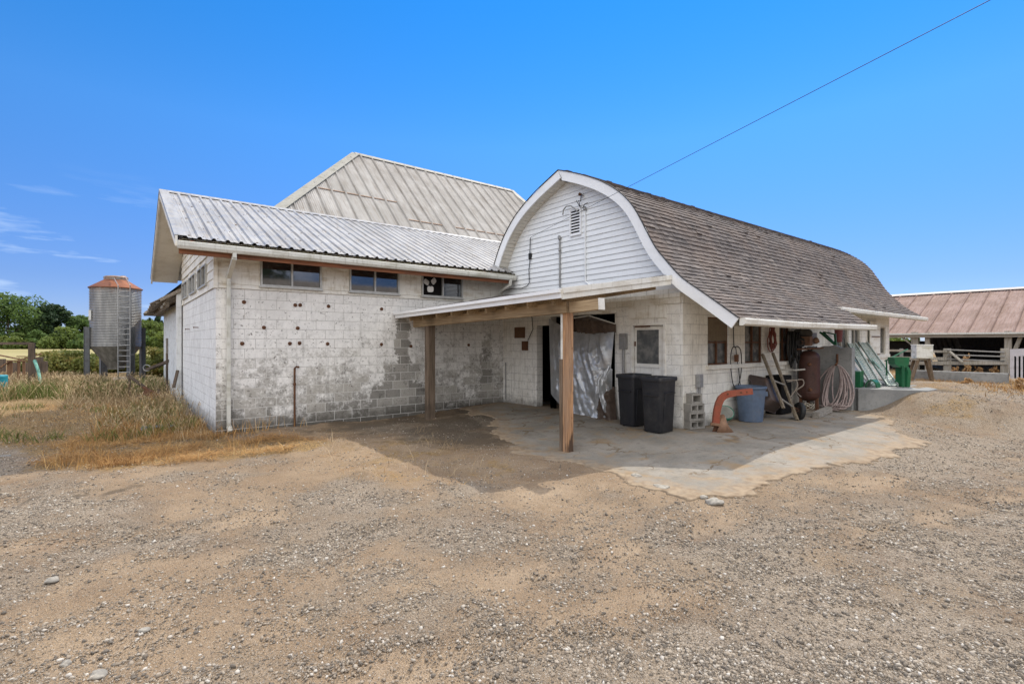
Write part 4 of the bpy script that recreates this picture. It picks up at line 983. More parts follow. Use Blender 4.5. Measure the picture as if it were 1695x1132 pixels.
# door with glass
M_door = board_mat('old_door_paint', (.78,.765,.72), (.45,.39,.29), .45, .6, .6)
dx = GU_+.055; df = MB(); fr = .05
df.box((GU_-.02, dr_r, .1), (GU_+.1, dr_r+fr, dz1)); df.box((GU_-.02, dr_l-fr, .1), (GU_+.1, dr_l, dz1)); df.box((GU_-.018, dr_r+fr, dz1-fr), (GU_+.1, dr_l-fr, dz1-.001)); df.build('door_frame', M_door, GB, bevel=.004)
gl0 = on_u(1090.5, 601, dx)[1]; gl1 = on_u(1053.5, 601, dx)[1]; gz0 = on_u(1070, 602, dx)[2]; gz1 = on_u(1070, 546, dx)[2]
D = MB(); A0, A1, Z0_, Z1_ = dr_r+fr+.014, dr_l-fr-.014, .16, dz1-fr-.014
wall(D, 'u', dx, A0, A1, Z0_, Z1_, [(gl0, gl1, gz0, gz1)], .04)
for (p0, p1, q0, q1) in ((gl0-.03, gl1+.03, gz0-.07, gz0-.002),): D.box((dx-.025, p0, q0), (dx-.002, p1, q1))
D.box((dx-.012, A0+.10, .28), (dx-.002, A1-.10, gz0-.16))
door = D.build('door', M_door, GB)
g = MB(); g.box((dx+.012, gl0, gz0), (dx+.02, gl1, gz1)); g.build('pane', M_dusty, door)
g = MB(); c_ = on_u(1062, 540, dx-.03); g.bar(c_+Vector((0, .16, 0)), c_+Vector((0, -.2, 0)), .05, .04); g.bar(c_+Vector((-.03, -.02, -.01)), c_+Vector((-.03, -.22, .0)), .03, .03); g.build('door_closer', M_rust, door)
for zz in (.9, 1.75):
    g = MB(); g.box((dx-.012, A1-.025, zz), (dx-.001, A1+.012, zz+.10)); g.build('hinge', M_rust, door)
# conduit boxes, vent and old service fittings on the gable
def conduit_box(parent, c, w, h, d, axd, pipe_to, nm='meter_box'):
    m = MB(); x = Vector((0, 1, 0)) if abs(axd[0]) else Vector((1, 0, 0)); a = Vector(axd)
    p = Vector(c); m.box(p-x*w/2-Vector((0,0,h/2)), p+x*w/2+Vector((0,0,h/2))+a*d); o = m.build(nm, M_pipe, parent, bevel=.015)
    t = MB(); q = p+a*(d*.5); t.tube([q+Vector((0,0,-h/2)), Vector((q[0], q[1], pipe_to))], .028, 10); t.build('conduit', M_pipe, o, smooth='auto')
    return o
conduit_box(GB, on_u(1034, 565, GU_-.004), .17, .34, .09, (-1,0,0), .2)
conduit_box(GB, on_v(1154, 630, GR-.004), .13, .26, .10, (0,-1,0), .3)
vc0 = on_u(962, 388, GU_-.05); vc1 = on_u(943.5, 347, GU_-.05)
vt = MB(); y0, y1 = sorted((vc0[1], vc1[1])); z0, z1 = sorted((vc0[2], vc1[2]))
X = GU_-.04
for q in ((y0, y0+.035, z0, z1), (y1-.035, y1, z0, z1), (y0+.035, y1-.035, z0, z0+.035), (y0+.035, y1-.035, z1-.035, z1)): vt.box((X-.03, q[0], q[2]), (X+.01, q[1], q[3]))
vent = vt.build('vent', M_trim, GB)
b_ = MB(); b_.quad((X, y0, z0), (X, y1, z0), (X, y1, z1), (X, y0, z1)); b_.build('vent_back', M_dark, vent)
for i in range(9):
    zc_ = z0+.05+(z1-z0-.1)*i/8.; s = MB(); s.prism([(X-.028, y0+.035, zc_-.018), (X-.028, y1-.035, zc_-.018), (X-.006, y1-.035, zc_+.018), (X-.006, y0+.035, zc_+.018)], (.003, 0, .003)); s.build('slat', M_trim, vent)
def gpt(x, y, d=.06): return on_u(x, y, GU_-d)
def gpipe(pix, r, m, nm, d=.06): 
    t = MB(); t.tube([gpt(x, y, d) for x, y in pix], r, 8); return t.build(nm, m, GB, smooth='auto')
mast = gpipe([(926.5,475),(926.5,400),(926,397)], .022, M_pipe, 'service_mast')
t = MB(); p = gpt(926, 393.5); t.lathe(p, [(0,-.07),(.03,-.06),(.045,-.01),(.04,.05),(0,.065)], 12, (.4,.5,.6)); t.lathe(gpt(926.5,414.5), [(.022,-.03),(.035,-.02),(.035,.02),(.022,.03)], 10); t.build('weatherhead', M_pipe, mast, smooth=True)
mast2 = gpipe([(976,472),(969,466),(968.5,440),(968.3,347)], .02, M_gable, 'conduit', .055)
t = MB(); t.lathe(gpt(968,345.5), [(0,-.06),(.03,-.05),(.04,0),(.035,.04),(0,.05)], 10, (.3,.4,.7)); t.build('weatherhead', M_pipe, mast2, smooth=True)
gpipe([(956,351),(952,346.5),(945,341),(937,342),(932.5,348),(931.5,356)], .016, M_pipe, 'gooseneck_pipe', .14)
gpipe([(961,334),(962,322.5),(966,324)], .010, M_black, 'insulator_bracket', .10)
for pix in ([(954,332),(959,341),(962,345)], [(964,345),(968,338),(973,336)], [(958,332),(960,342)]): gpipe(pix, .008, M_black, 'service_wire', .10)
t = MB(); t.lathe(gpt(960,322,.1), [(0,-.035),(.035,-.03),(.03,0),(.04,.02),(0,.04)], 10, (-1,0,0)); t.build('insulator', M_rust, GB, smooth=True)
gpipe([(877.8,394),(877,420),(877,434),(875.5,446),(876,468),(873,473),(864,477),(845,478),(836,481),(822,486)], .011, M_black, 'service_cable', .07)
t = MB(); p = gpt(877.5,423.5,.05); t.box(p-Vector((.02,.05,.09)), p+Vector((.07,.05,.07))); t.build('junction_box', M_black, GB, bevel=.01)
pl = MB(); p = gpt(860.5*1.0, 548, .01); a, b = on_u(852,542,GU_-.012), on_u(869,559.5,GU_-.012); pl.box(a, b+Vector((-.012,0,0))); pl.build('wall_plate', paint('brown_plate', (.14,.07,.035), (.05,.03,.02), .6, 8), GB)
t = MB(); p = on_u(870,572,GU_-.02); t.box(p-Vector((.07,.09,.13)), p+Vector((.02,.09,.12))); tb = t.build('switch_box', M_rust, GB, bevel=.01)
t = MB(); t.tube([on_u(880,520,GU_-.03), on_u(882,545,GU_-.03), on_u(874,563,GU_-.04)], .010, 6); t.build('switch_cable', M_black, tb)
t = MB(); t.tube([on_u(822.5,525,GU_-.05), on_u(825,665,GU_-.05)], .028, 8); t.build('drain_pipe', M_black, GB, smooth='auto')
t = MB(); t.tube([on_u(837,600,GU_-.03), on_u(837,660,GU_-.03)], .014, 6); t.build('water_pipe', M_pipe, GB)

# ================================================================== PORCH ROOF
FL = Vector((5.36, WF-.02, 2.545)); FRc = Vector((5.50, 5.74, 2.665)); BKr = Vector((RG-.04, 5.70, 3.10)); BKl = Vector((GU_-.03, WF-.02, 3.14))
PO = empty('porch', (5.9, 8.4, 0), 'open lean-to porch roof on two timber posts in the corner between the two buildings', 'porch')
n_ = 24
pr_ = MB(); tint = []; r = random.Random(31)
rows = 26; cols = 20
ptq = lambda s, t: (FL.lerp(FRc, t)).lerp(BKl.lerp(BKr, t), s)
for i in range(rows):
    for j in range(cols):
        s0, s1, t0, t1 = i/rows, (i+1)/rows, j/cols, (j+1)/cols-.001; h = .006+.012*r.random()
        A = [ptq(s0, t0)+Vector((0,0,h+.012)), ptq(s0, t1)+Vector((0,0,h+.012)), ptq(s1, t1)+Vector((0,0,.006)), ptq(s1, t0)+Vector((0,0,.006))]; k = len(pr_.v)
        B = [ptq(s0, t0), ptq(s0, t1)]; pr_.v += [tuple(q) for q in A+B]; pr_.f += [(k,k+1,k+2,k+3), (k,k+4,k+5,k+1)]; tint += [r.random()*.8]*2
pr_.tint = tint; prf = pr_.build('roof', M_shingle, PO, fixn=False)
u_ = MB(); o = Vector((0,0,-.03)); u_.quad(FL+o, FRc+o, BKr+o, BKl+o); o = Vector((0,0,-.10)); u_.quad(FL+o, FRc+o, BKr+o, BKl+o); u_.build('roof_deck', M_soffit, prf)
fb = MB(); fb.bar(FL+Vector((-.02,0,-.055)), FRc+Vector((-.02,-.02,-.06)), .03, .15); fb.bar(FL+Vector((-.06,0,-.02)), FRc+Vector((-.06,-.02,-.02)), .05, .06); fb.build('fascia', M_trim, PO, bevel=.004)
fb = MB(); fb.bar(FRc+Vector((-.03,-.035,-.075)), BKr+Vector((0,-.035,-.085)), .03, .165); fb.bar(FRc+Vector((-.03,-.06,-.02)), BKr+Vector((0,-.06,-.03)), .025, .09); fb.build('rake_fascia', M_fascia, PO, bevel=.004)
M_beam = wood('bare_timber_beam', (.42,.31,.19), (.26,.18,.10), 'y')
bm_ = MB(); bm_.bar((5.86, WF-.05, 2.30), (5.86, 5.95, 2.415), .12, .19); bm_.build('beam', M_beam, PO, bevel=.006)
bm_ = MB(); bm_.bar((5.86, 5.88, 2.40), (5.86, 5.25, 2.425), .11, .17); bm_.build('beam_end', M_beam, PO, bevel=.006); bm_ = MB(); bm_.bar((5.86, 5.245, 2.425), (5.86, 5.215, 2.427), .115, .18); bm_.build('end_board', M_fascia, PO)
rb = MB()
for i in range(9):
    v = 11.0-i*.62; t = (WF-v)/(WF-5.7); a = ptq(.04, t); b = ptq(1, t); rb.bar(a+Vector((0,0,-.17)), b+Vector((0,0,-.17)), .05, .13)
rb.build('rafters', M_beam, PO)
n = NT('weathered_post'); gv = n.scale(n.pos, (16,16,.8)); a_ = n.noise(2., 7, .7, gv, .4); b_ = n.noise(.8, 4, .55, n.scale(n.pos, (5,5,.9)))
c = n.mix(n.mr(a_, .34, .66), (.50,.285,.15), (.26,.135,.065)); c = n.mix(n.math('MULTIPLY', n.mr(b_, .46, .66), .5), c, (.30,.22,.16))
ck = n.mr(n.noise(1.3, 3, .6, n.scale(n.pos, (40,40,.9))), .62, .66); c = n.mix(n.math('MULTIPLY', ck, .8), c, (.05,.03,.02))
rot = n.math('ADD', n.mr(n.xyz()[2], .05, 1.1, .42, -.25, False), n.math('MULTIPLY', n.math('SUBTRACT', n.noise(1.5, 5, .6, n.scale(n.pos, (11,11,1.3))), .5), 2.2)); c = n.mix(n.math('MULTIPLY', n.mr(rot, .28, .6), .88), c, (.045,.03,.022))
kn = n.voro(2.3, n.scale(n.pos, (3,3,1.2))); c = n.mix(n.mr(kn, .05, .11, .8, 0), c, (.12,.055,.025)); n.bump(n.math('SUBTRACT', a_, ck), .5, .006); M_post = n.done(c, .8, 0, .25)
M_postd = wood('dark_post', (.20,.15,.11), (.10,.075,.055), 'z')
def post(x0, x1, ybase, ytop_z, m, lbl, extra):
    b = on_z((x0+x1)/2, ybase, .03); w = (x1-x0)/FPX*(FU*b[0]+FV*b[1])/1.40
    p = MB(); p.box((b[0]-w/2, b[1]-w/2, -.05), (b[0]+w/2, b[1]+w/2, ytop_z)); o = p.build('post', m, PO, bevel=.008); o['label'] = lbl; return b, w
b1, w1 = post(931.5, 949, 745, 2.33, M_post, 'orange-brown timber post with a split and rotten foot', 1)
b2, w2 = post(703, 720.5, 690, 2.27, M_postd, 'dark grey timber post near the block wall', 0)
p = MB(); p.box((b1[0]-.06, b1[1]+w1/2+.004, 1.55), (b1[0]+.06, b1[1]+w1/2+.055, 2.36)); p.build('post_cleat', M_fascia, PO, bevel=.005)
p = MB(); p.box((b1[0]-w1/2-.005, b1[1]+w1/2+.004, -.03), (b1[0]+.05, b1[1]+w1/2+.075, 1.545)); p.build('post_plank', wood('plank_grey', (.20,.145,.10), (.10,.07,.045), 'z'), PO)
p = MB(); p.box((b2[0]-.06, b2[1]+w2/2+.004, 1.45), (b2[0]+.06, b2[1]+w2/2+.05, 2.22)); p.build('post_cleat', M_fascia, PO, bevel=.005)
# ================================================================== YARD OBJECTS
def zg(u, v): return float(groundz(u, v))
ZS = .135                                       # top of the apron beside the barn
def rrect(w, d, r, z, n=4, cx=0, cy=0):
    pts = []
    for (sx, sy, a0) in ((1,1,0),(-1,1,90),(-1,-1,180),(1,-1,270)):
        for k in range(n+1):
            a = R(a0+90*k/n); pts.append((cx+sx*(w/2-r)+r*math.cos(a), cy+sy*(d/2-r)+r*math.sin(a), z))
    return pts
# --- black square bins
M_bin = paint('black_plastic', (.017,.018,.022), (.07,.065,.06), .45, 4, .45, 0, .08, 1, 30, .5)
def make_bin(name, label):
    t = local(empty(name, (0,0,0), label, 'bin', 'black square bins beside the barn door'))
    b = MB(); b.loft([rrect(.44,.38,.06,.0), rrect(.45,.39,.06,.01), rrect(.535,.46,.07,.93), rrect(.545,.47,.07,.96)], True, False)
    b.loft([rrect(.50,.43,.06,.955), rrect(.42,.36,.06,.03)], False, True); b.build('body', M_bin, t, smooth='auto')
    r_ = MB(); r_.loft([rrect(.585,.51,.08,.955), rrect(.60,.525,.085,.985), rrect(.59,.515,.08,1.03), rrect(.565,.49,.07,1.035), rrect(.51,.44,.06,1.03), rrect(.50,.43,.06,.955), rrect(.585,.51,.08,.955)], False, False); r_.build('rim', M_bin, t, smooth='auto')
    p = MB(); 
    p.prism([(-.17,-.252,.74),(.19,-.252,.74),(.185,-.245,.72),(-.165,-.245,.72)], (0,.05,0))
    p.prism([(-.17,-.252,.74),(-.15,-.252,.74),(-.145,-.205,.12),(-.16,-.205,.12)], (0,.05,0)); p.build('moulded_panel', M_bin, t)
    p = MB(); p.prism([(-.297,-.16,.70),(-.297,.16,.70),(-.292,.155,.68),(-.292,-.155,.68)], (.06,0,0)); p.build('grip', M_bin, t)
    return t
bin0 = make_bin('bin', 'nearer of the two black square plastic bins, in front and to the right')
q = on_z(1090, 713.5, ZS); bin0.location = (q[0], q[1], zg(q[0], q[1])+.025); bin0.rotation_euler.z = R(4)
b2_ = copy_tree(bin0); q = on_z(1049, 703.5, ZS); b2_.location = (q[0], q[1], zg(q[0], q[1])+.025); b2_.rotation_euler.z = R(-3); b2_['label'] = 'farther of the two black square plastic bins, half hidden behind the other'
# --- blue round can
M_blue = paint('blue_plastic', (.095,.135,.205), (.13,.14,.16), .5, 5, .5, 0, .1, 1, 40, .45)
q = on_z(1242.5, 697.5, ZS); c = Vector((q[0], q[1], zg(q[0], q[1])+.02)); t = empty('trash_can', c, 'blue-grey round plastic trash can beside the barn wall', 'trash can')
b = MB(); rings = []
for z in np.linspace(0, .70, 10):
    r0 = .235+.055*z/.7; rings.append([(c[0]+math.cos(a)*r0*(1+.012*(1 if math.cos(a*10) > .2 else 0)), c[1]+math.sin(a)*r0*(1+.012*(1 if math.cos(a*10) > .2 else 0)), c[2]+z) for a in np.linspace(0, 2*math.pi, 81)[:-1]])
b.loft(rings, True, False); b.lathe(c, [(.28,.70),(.26,.4),(.225,.03),(0,.03)], 40); b.build('body', M_blue, t, smooth='auto')
b = MB(); b.lathe(c, [(.29,.69),(.315,.695),(.32,.72),(.31,.745),(.29,.745),(.28,.70)], 48); b.build('rim', M_blue, t, smooth=True)
for s in (-1, 1):
    d = Vector((.79*s, -.62*s, 0)); b = MB(); x = c+d*.30+Vector((0,0,.58)); sd_ = Vector((.62,.79,0)); b.bar(x-sd_*.08, x+sd_*.08, .06, .10); b.build('handle', M_blue, t, bevel=.012)
# --- stacked cement blocks
M_cmu = concrete('cement_block', (.25,.235,.21), (.36,.34,.30), False)
def cmu(label, q, z, L, D, H, holes, rz, hz=.62):
    t = MB(); W = .034; 
    # cores run through the depth; face lies in local x-z
    xs = np.linspace(-L/2+W, L/2-W, holes+1)
    t.box((-L/2, -D/2, 0), (L/2, D/2, W)); t.box((-L/2, -D/2, H-W), (L/2, D/2, H))
    t.box((-L/2, -D/2, W), (-L/2+W, D/2, H-W)); t.box((L/2-W, -D/2, W), (L/2, D/2, H-W))
    for k in range(1, holes): t.box((xs[k]-W/2, -D/2, W), (xs[k]+W/2, D/2, H-W))
    o = t.build('concrete_block', M_cmu, org=(0,0,0)); o.location = (q[0], q[1], z); o.rotation_euler.z = R(rz); return tag(o, label, 'concrete block', 'cement blocks stacked at the barn corner')
q = on_z(1146, 709.5, ZS); zb = zg(q[0], q[1])+.02
cmu('bottom cement block of the stack at the barn corner, resting on the concrete', q, zb, .37, .28, .165, 2, -14)
cmu('second cement block from the bottom of the corner stack', q+Vector((-.015,-.01,0)), zb+.166, .36, .29, .160, 2, -19)
cmu('third cement block from the bottom of the corner stack, set slightly askew', q+Vector((-.01,.0,0)), zb+.327, .37, .28, .160, 2, -10)
cmu('topmost cement block of the corner stack, with one large square hole showing', q+Vector((.01,.0,0)), zb+.488, .25, .24, .19, 1, -16)
# --- plough body with red curved beam
M_redp = paint('faded_red_paint', (.29,.075,.042), (.16,.08,.05), .85, 9, .6, 0, .3)
M_rusttan = paint('polished_rust', (.25,.145,.09), (.13,.065,.035), .8, 8, .6, .3, .3)
g0 = on_z(1192, 719, .1); pt_t = FU*g0[0]+FV*g0[1]
PLW = empty('plough', (g0[0], g0[1], zg(g0[0], g0[1])), 'old single plough body with a curved orange-red beam and rusty share', 'plough')
pp = [at_t(x, y, pt_t-k*.012) for k, (x, y) in enumerate(((1184.5,704),(1185.5,690),(1187,678),(1189.5,668),(1193,660),(1198.5,655),(1206,652),(1216,650.5),(1230,649),(1245,647.5)))]
b = MB(); rings = []
for i, p in enumerate(pp):
    d = (pp[min(i+1, 9)]-pp[max(i-1, 0)]).normalized(); s = Vector((FU, FV, 0)); n_ = d.cross(s).normalized(); w = .062 if i < 7 else .056; k = .035
    rings.append([p+n_*w*a+s*k*c_ for a, c_ in ((-1,-1),(1,-1),(1,1),(-1,1))])
b.loft(rings); b.build('beam', M_redp, PLW, bevel=.008)
for x, y in ((1205,652.2),(1227,649.6),(1236,648.7)):
    b = MB(); p = at_t(x, y, pt_t-.13); b.lathe(p, [(0,-.012),(.016,-.01),(.016,.01)], 6, (FU,FV,0)); b.build('bolt', M_rust, PLW)
def plate(pix, t0, bulge, nm, m, par, th=.012, tf=None):
    """curved plate: outline in the photo, distance follows the real mouldboard sweep"""
    xs = [p[0] for p in pix]; ys = [p[1] for p in pix]; cx, cy = sum(xs)/len(xs), sum(ys)/len(ys); w = max(max(xs)-min(xs), max(ys)-min(ys))/2
    f = tf or (lambda x, y: t0+bulge*((x-cx)**2+(y-cy)**2)/w**2)
    b = MB(); n_ = len(pix); R_ = 5; B = 0
    for side in (0, 1):
        base = len(b.v); b.v.append(tuple(at_t(cx, cy, f(cx, cy)+side*th)))
        for k in range(1, R_+1):
            for x, y in pix: X = cx+(x-cx)*k/R_; Y = cy+(y-cy)*k/R_; b.v.append(tuple(at_t(X, Y, f(X, Y)+side*th)))
        for j in range(n_):
            j2 = (j+1) % n_; b.f.append((base, base+1+j, base+1+j2))
            for k in range(R_-1): o = base+1+k*n_; b.f.append((o+j, o+n_+j, o+n_+j2, o+j2))
        if side == 0: B = base
        else:
            for j in range(n_): j2 = (j+1) % n_; o = 1+(R_-1)*n_; b.f.append((B+o+j, B+o+j2, base+o+j2, base+o+j))
    return b.build(nm, m, par, smooth='auto')
plate([(1191,690),(1194,685.5),(1198.5,686),(1202,692),(1203,699),(1207,706),(1212,712),(1217,718),(1214,722.5),(1207,718),(1203,721),(1195,724),(1187.5,721),(1186.5,714),(1190,706)], pt_t-.10, .12, 'mouldboard', M_rusttan, PLW)
plate([(1178,716),(1184,699),(1191,697),(1194,704),(1190,718),(1182,721)], pt_t+.02, .05, 'frog', M_rust, PLW, .05)
b = MB(); b.bar(at_t(1176,701,pt_t-.05), at_t(1196,704,pt_t-.06), .035, .05); b.build('clamp', M_rusttan, PLW, bevel=.006)
# --- white bucket lying behind the plough
q = on_z(1202, 703, ZS); c = Vector((q[0]+.12, q[1]+.12, ZS+.16)); ax = Vector((-.45,-.55,.55)).normalized()
M_white = paint('white_plastic', (.62,.62,.58), (.35,.30,.22), .5, 5, .5)
t = empty('bucket', c, 'white bucket with a green band tipped over behind the plough', 'bucket')
b = MB(); b.lathe(c, [(0,-.17),(.13,-.17),(.15,.15),(.145,.15),(.125,-.15),(0,-.15)], 28, ax); b.build('body', M_white, t, smooth='auto')
b = MB(); b.lathe(c, [(.1465,.06),(.158,.065),(.161,.165),(.150,.168),(.1485,.15)], 28, ax); b.build('band', paint('green_band', (.04,.20,.13), (.1,.12,.08), .5, 6), t, smooth=True)
b = MB(); q = on_z(1172, 706, ZS); b.bar((q[0]+.1, q[1]-.05, ZS+.03), (q[0]+.3, q[1]-.12, ZS+.03), .09, .05); tag(b.build('wood_block', wood('dark_scrap', (.22,.12,.07), (.12,.07,.04), 'x'), bevel=.006), 'short brown wooden block on the concrete between the block stack and plough', 'block')
# --- silver tarpaulin in the big doorway
n = NT('silver_tarp'); c_ = n.mix(n.mr(n.noise(5, 5, .6), .35, .7), (.37,.385,.40), (.50,.51,.52)); c_ = n.mix(n.math('MULTIPLY', n.mr(n.noise(2.2, 4), .5, .7), .35), c_, (.33,.29,.23)); n.bump(n.noise(16, 4, .6, dist=1.8), .35, .012); M_tarp = n.done(c_, .30, .45, .5)
TX = GU_-.05
def tarp(outline_top, outline_bot, nu_, nv_, amp, seed, off=0.):
    P = np.zeros((nv_+1, nu_+1, 3))
    for i in range(nv_+1):
        f = i/nv_
        for j in range(nu_+1):
            g = j/nu_; tx = np.interp(g, *zip(*[(a, b) for a, b, _ in outline_top])); ty = np.interp(g, *zip(*[(a, c) for a, _, c in outline_top]))
            bx = np.interp(g, *zip(*[(a, b) for a, b, _ in outline_bot])); by = np.interp(g, *zip(*[(a, c) for a, _, c in outline_bot]))
            p = on_u(tx+(bx-tx)*f, ty+(by-ty)*f, TX); y, z = p[1], p[2]
            sag = .10*math.sin(math.pi*g)*math.sin(math.pi*min(1, f*1.15))
            al, ac = y*.45+z*.9, y*.9-z*.45+.35*z*(1-g)
            rg1 = 1-abs(2*float(fbm(al*.55, ac*3.6, seed, 2))-1); rg2 = 1-abs(2*float(fbm(al*1.6+3, ac*7.5, seed+1, 2))-1); cr = float(fbm(y*11, z*11, seed+2, 2))-.5
            sw = abs(math.sin(3.1*f*2.2+1.4*(g-.5)**2*8)) if f < .45 else 0
            fold = rg1**2*1.3+rg2**2*.55+cr*.35+.25*sw*(1-f)
            edge = min(1, 4*f+.1)*min(1, 6*g, 6*(1-g))
            P[i, j] = (TX-.02-sag*.6-amp*float(fold)*edge-off, y, z)
    return P
b = MB(); b.grid(tarp([(0,909.5,527),(.35,948,548.5),(.6,980,552.5),(1,1017.5,549.5)], [(0,913,652),(.25,938,676),(.45,955,688),(.75,985,690),(1,1006,681)], 80, 110, .085, 41)); tag(b.build('tarpaulin', M_tarp, smooth=True), 'wrinkled silver tarpaulin hung across the big barn doorway', 'tarp')
b = MB(); b.grid(tarp([(0,1010,603),(1,1017,611)], [(0,983,690),(.5,1000,704),(1,1016,690)], 26, 46, .14, 47, .05)); tag(b.build('tarpaulin', M_tarp, smooth=True), 'loose corner of silver tarp bunched on the floor beside the right door jamb', 'tarp')
M_tarpb = paint('dark_brown_sheeting', (.085,.058,.042), (.04,.03,.025), .5, 5, .55, 0, .6)
b = MB(); b.grid(tarp([(0,950,527),(.4,975,523),(1,1018,536.5)], [(0,948,549.5),(.5,980,553.5),(1,1018,550.5)], 40, 14, .06, 53, -.05)); tag(b.build('brown_sheet', M_tarpb, smooth=True), 'dark brown sheeting showing above the silver tarpaulin', 'sheet')
b = MB(); b.grid(tarp([(0,1005,640),(1,1018,640)], [(0,992,697),(1,1022,694)], 20, 30, .16, 59, .0)); tag(b.build('brown_sheet', M_tarpb, smooth=True), 'dark brown sheet crumpled on the sill between the tarp and the bins', 'sheet')
b = MB(); a = [on_u(x, y, TX-.05) for x, y in ((950,526.5),(975,522.5),(1018,536))]; b.tube(a, .014, 6); tag(b.build('tarp_rope', M_white), 'pale cord along the top edge of the brown sheeting', 'cord')
# --- hanging hoses and cables on the long wall
def wall_loop(pix, d, k=1):
    P = [on_v(x, y, GR-d) for x, y in pix]; return P
def smooth_path(P, n_=8, closed=False):
    out = []; m = len(P)
    for i in range(m-1 if not closed else m):
        p0, p1, p2, p3 = P[(i-1) % m if closed else max(i-1, 0)], P[i % m], P[(i+1) % m], P[(i+2) % m if closed else min(i+2, m-1)]
        for k in range(n_):
            t = k/n_; out.append(.5*((2*p1)+(p2-p0)*t+(2*p0-5*p1+4*p2-p3)*t*t+(3*p1-p0-3*p2+p3)*t**3))
    if not closed: out.append(P[-1])
    return out
b = MB()
lp_ = [(1214,535),(1214.5,565),(1215.5,574),(1221,573.5),(1226,580),(1227.5,600),(1226,622),(1222,637),(1217,640.5),(1213,634),(1210,612),(1209.5,592),(1211.5,578),(1215,574),(1218,577),(1219.5,592),(1223,615),(1225,634),(1226,646)]
b.tube(smooth_path(wall_loop(lp_, .05)), .011, 6); cb_ = b.build('extension_cord', M_black, smooth=True); tag(cb_, 'black extension cord looped on a hook between the two barn windows', 'cord')
b = MB(); p = on_v(1219, 592, GR-.09); b.box(p-Vector((.05,.03,.09)), p+Vector((.05,.03,.07))); b.build('outlet_box', M_rust, cb_, bevel=.012)
M_redh = paint('red_rubber_hose', (.19,.045,.03), (.08,.04,.03), .6, 8, .6)
b = MB(); r = random.Random(6); P = []
top = Vector(on_v(1275, 538, GR-.08))
for k in range(7):
    w = r.uniform(.10, .22); h = r.uniform(.42, .68); dx = r.uniform(-.07, .10)
    for a in np.linspace(-math.pi/2, 1.5*math.pi, 22)[:-1]:
        s = math.sin(a); P.append(top+Vector((dx*(1-s)/2+math.cos(a)*w*(1-s*.75)*.8, -.02*k*.5-.03*r.random(), -h/2+s*h/2)))
b.tube(P, .013, 6); tag(b.build('hose_coil', M_redh, smooth=True), 'dark red rubber hose hung in long loops beside the barn windows', 'hose')
# --- wheelbarrow stood on its nose against the wall
M_wood2 = wood('grey_handle', (.25,.205,.145), (.13,.10,.07), 'z')
M_tub = paint('rusty_tub', (.085,.065,.06), (.14,.075,.045), .8, 5, .5, .35, .25)
h2b = Vector((11.55, 4.72, .16)); h2t = Vector((12.13, 5.50, 1.58)); h1b = Vector((11.22, 4.86, .42)); h1t = Vector((11.62, 5.50, 1.56))
WB_ = empty('wheelbarrow', (11.6, 4.9, .13), 'rusty wheelbarrow stood upright with wooden handles leaning on the barn wall', 'wheelbarrow')
for a, b_ in ((h2b, h2t), (h1b, h1t)): m = MB(); m.bar(a, b_, .05, .07, (1,0,0)); m.build('handle', M_wood2, WB_, bevel=.01)
M_bare = paint('bare_metal', (.38,.37,.35), (.2,.17,.14), .6, 8, .4, .5)
for f in (.18, .50): m = MB(); m.bar(h1b.lerp(h1t, f), h2b.lerp(h2t, f), .05, .025, (0,0,1)); m.build('cross_brace', M_bare, WB_)
ax_ = (h1t-h1b+h2t-h2b).normalized(); sx_ = ((h2b+h2t)-(h1b+h1t)); sx_ = (sx_-ax_*sx_.dot(ax_)).normalized(); up_ = ax_.cross(sx_).normalized()
if up_.y < 0: up_ = -up_
c = (h1b+h1t+h2b+h2t)/4+up_*.05-ax_*.20-sx_*.16
rings = []
for w, l, d, o in ((.36,.50,.02,.0),(.44,.60,.04,-.0),(.52,.74,.16,.02),(.60,.86,.30,.05),(.64,.90,.31,.05),(.61,.87,.315,.05),(.5,.72,.17,.02),(.36,.5,.05,0)):
    rings.append([c+sx_*x+ax_*(y+o)+up_*d for x, y, _ in rrect(w, l, .12, 0, 5)])
m = MB(); m.loft(rings, True, True); m.build('tub', M_tub, WB_, smooth='auto')
wc = at_t(1323, 680.5, 11.05); wax = (sx_*.5+Vector((.5,-.75,0))).normalized()
m = MB(); m.lathe(wc, [(.12,-.03),(.15,-.05),(.185,-.045),(.20,-.02),(.20,.02),(.185,.045),(.15,.05),(.12,.03)], 32, wax); wh = m.build('wheel', M_black, WB_, smooth=True)
m = MB(); m.lathe(wc, [(0,-.055),(.03,-.055),(.035,-.02),(.12,-.025),(.12,.025),(.035,.02),(.03,.055),(0,.055)], 24, wax); m.build('rim', M_tub, wh, smooth='auto')
m = MB(); m.tube([wc-wax*.10, wc+wax*.10], .014, 8); m.bar(wc-wax*.09, h2b.lerp(h2t,.14), .03, .02); m.bar(wc+wax*.09, h2b.lerp(h2t,.18), .03, .02); m.build('axle_bracket', M_rust, WB_)
M_leg = paint('pale_leg_metal', (.27,.23,.19), (.18,.11,.07), .7, 7, .6, .2)
for dd in (0, .22):
    m = MB(); P = [at_t(x, y, 11.3+dd) for x, y in ((1301,629.5),(1315,629),(1319,632),(1319.5,640),(1312,652),(1306,660))] if dd == 0 else [at_t(x, y, 11.5) for x, y in ((1303,632),(1325,628),(1330,631),(1329,638),(1318,647),(1326,657))]
    m.tube(smooth_path(P), .014, 7); m.build('leg', M_leg, WB_, smooth=True)
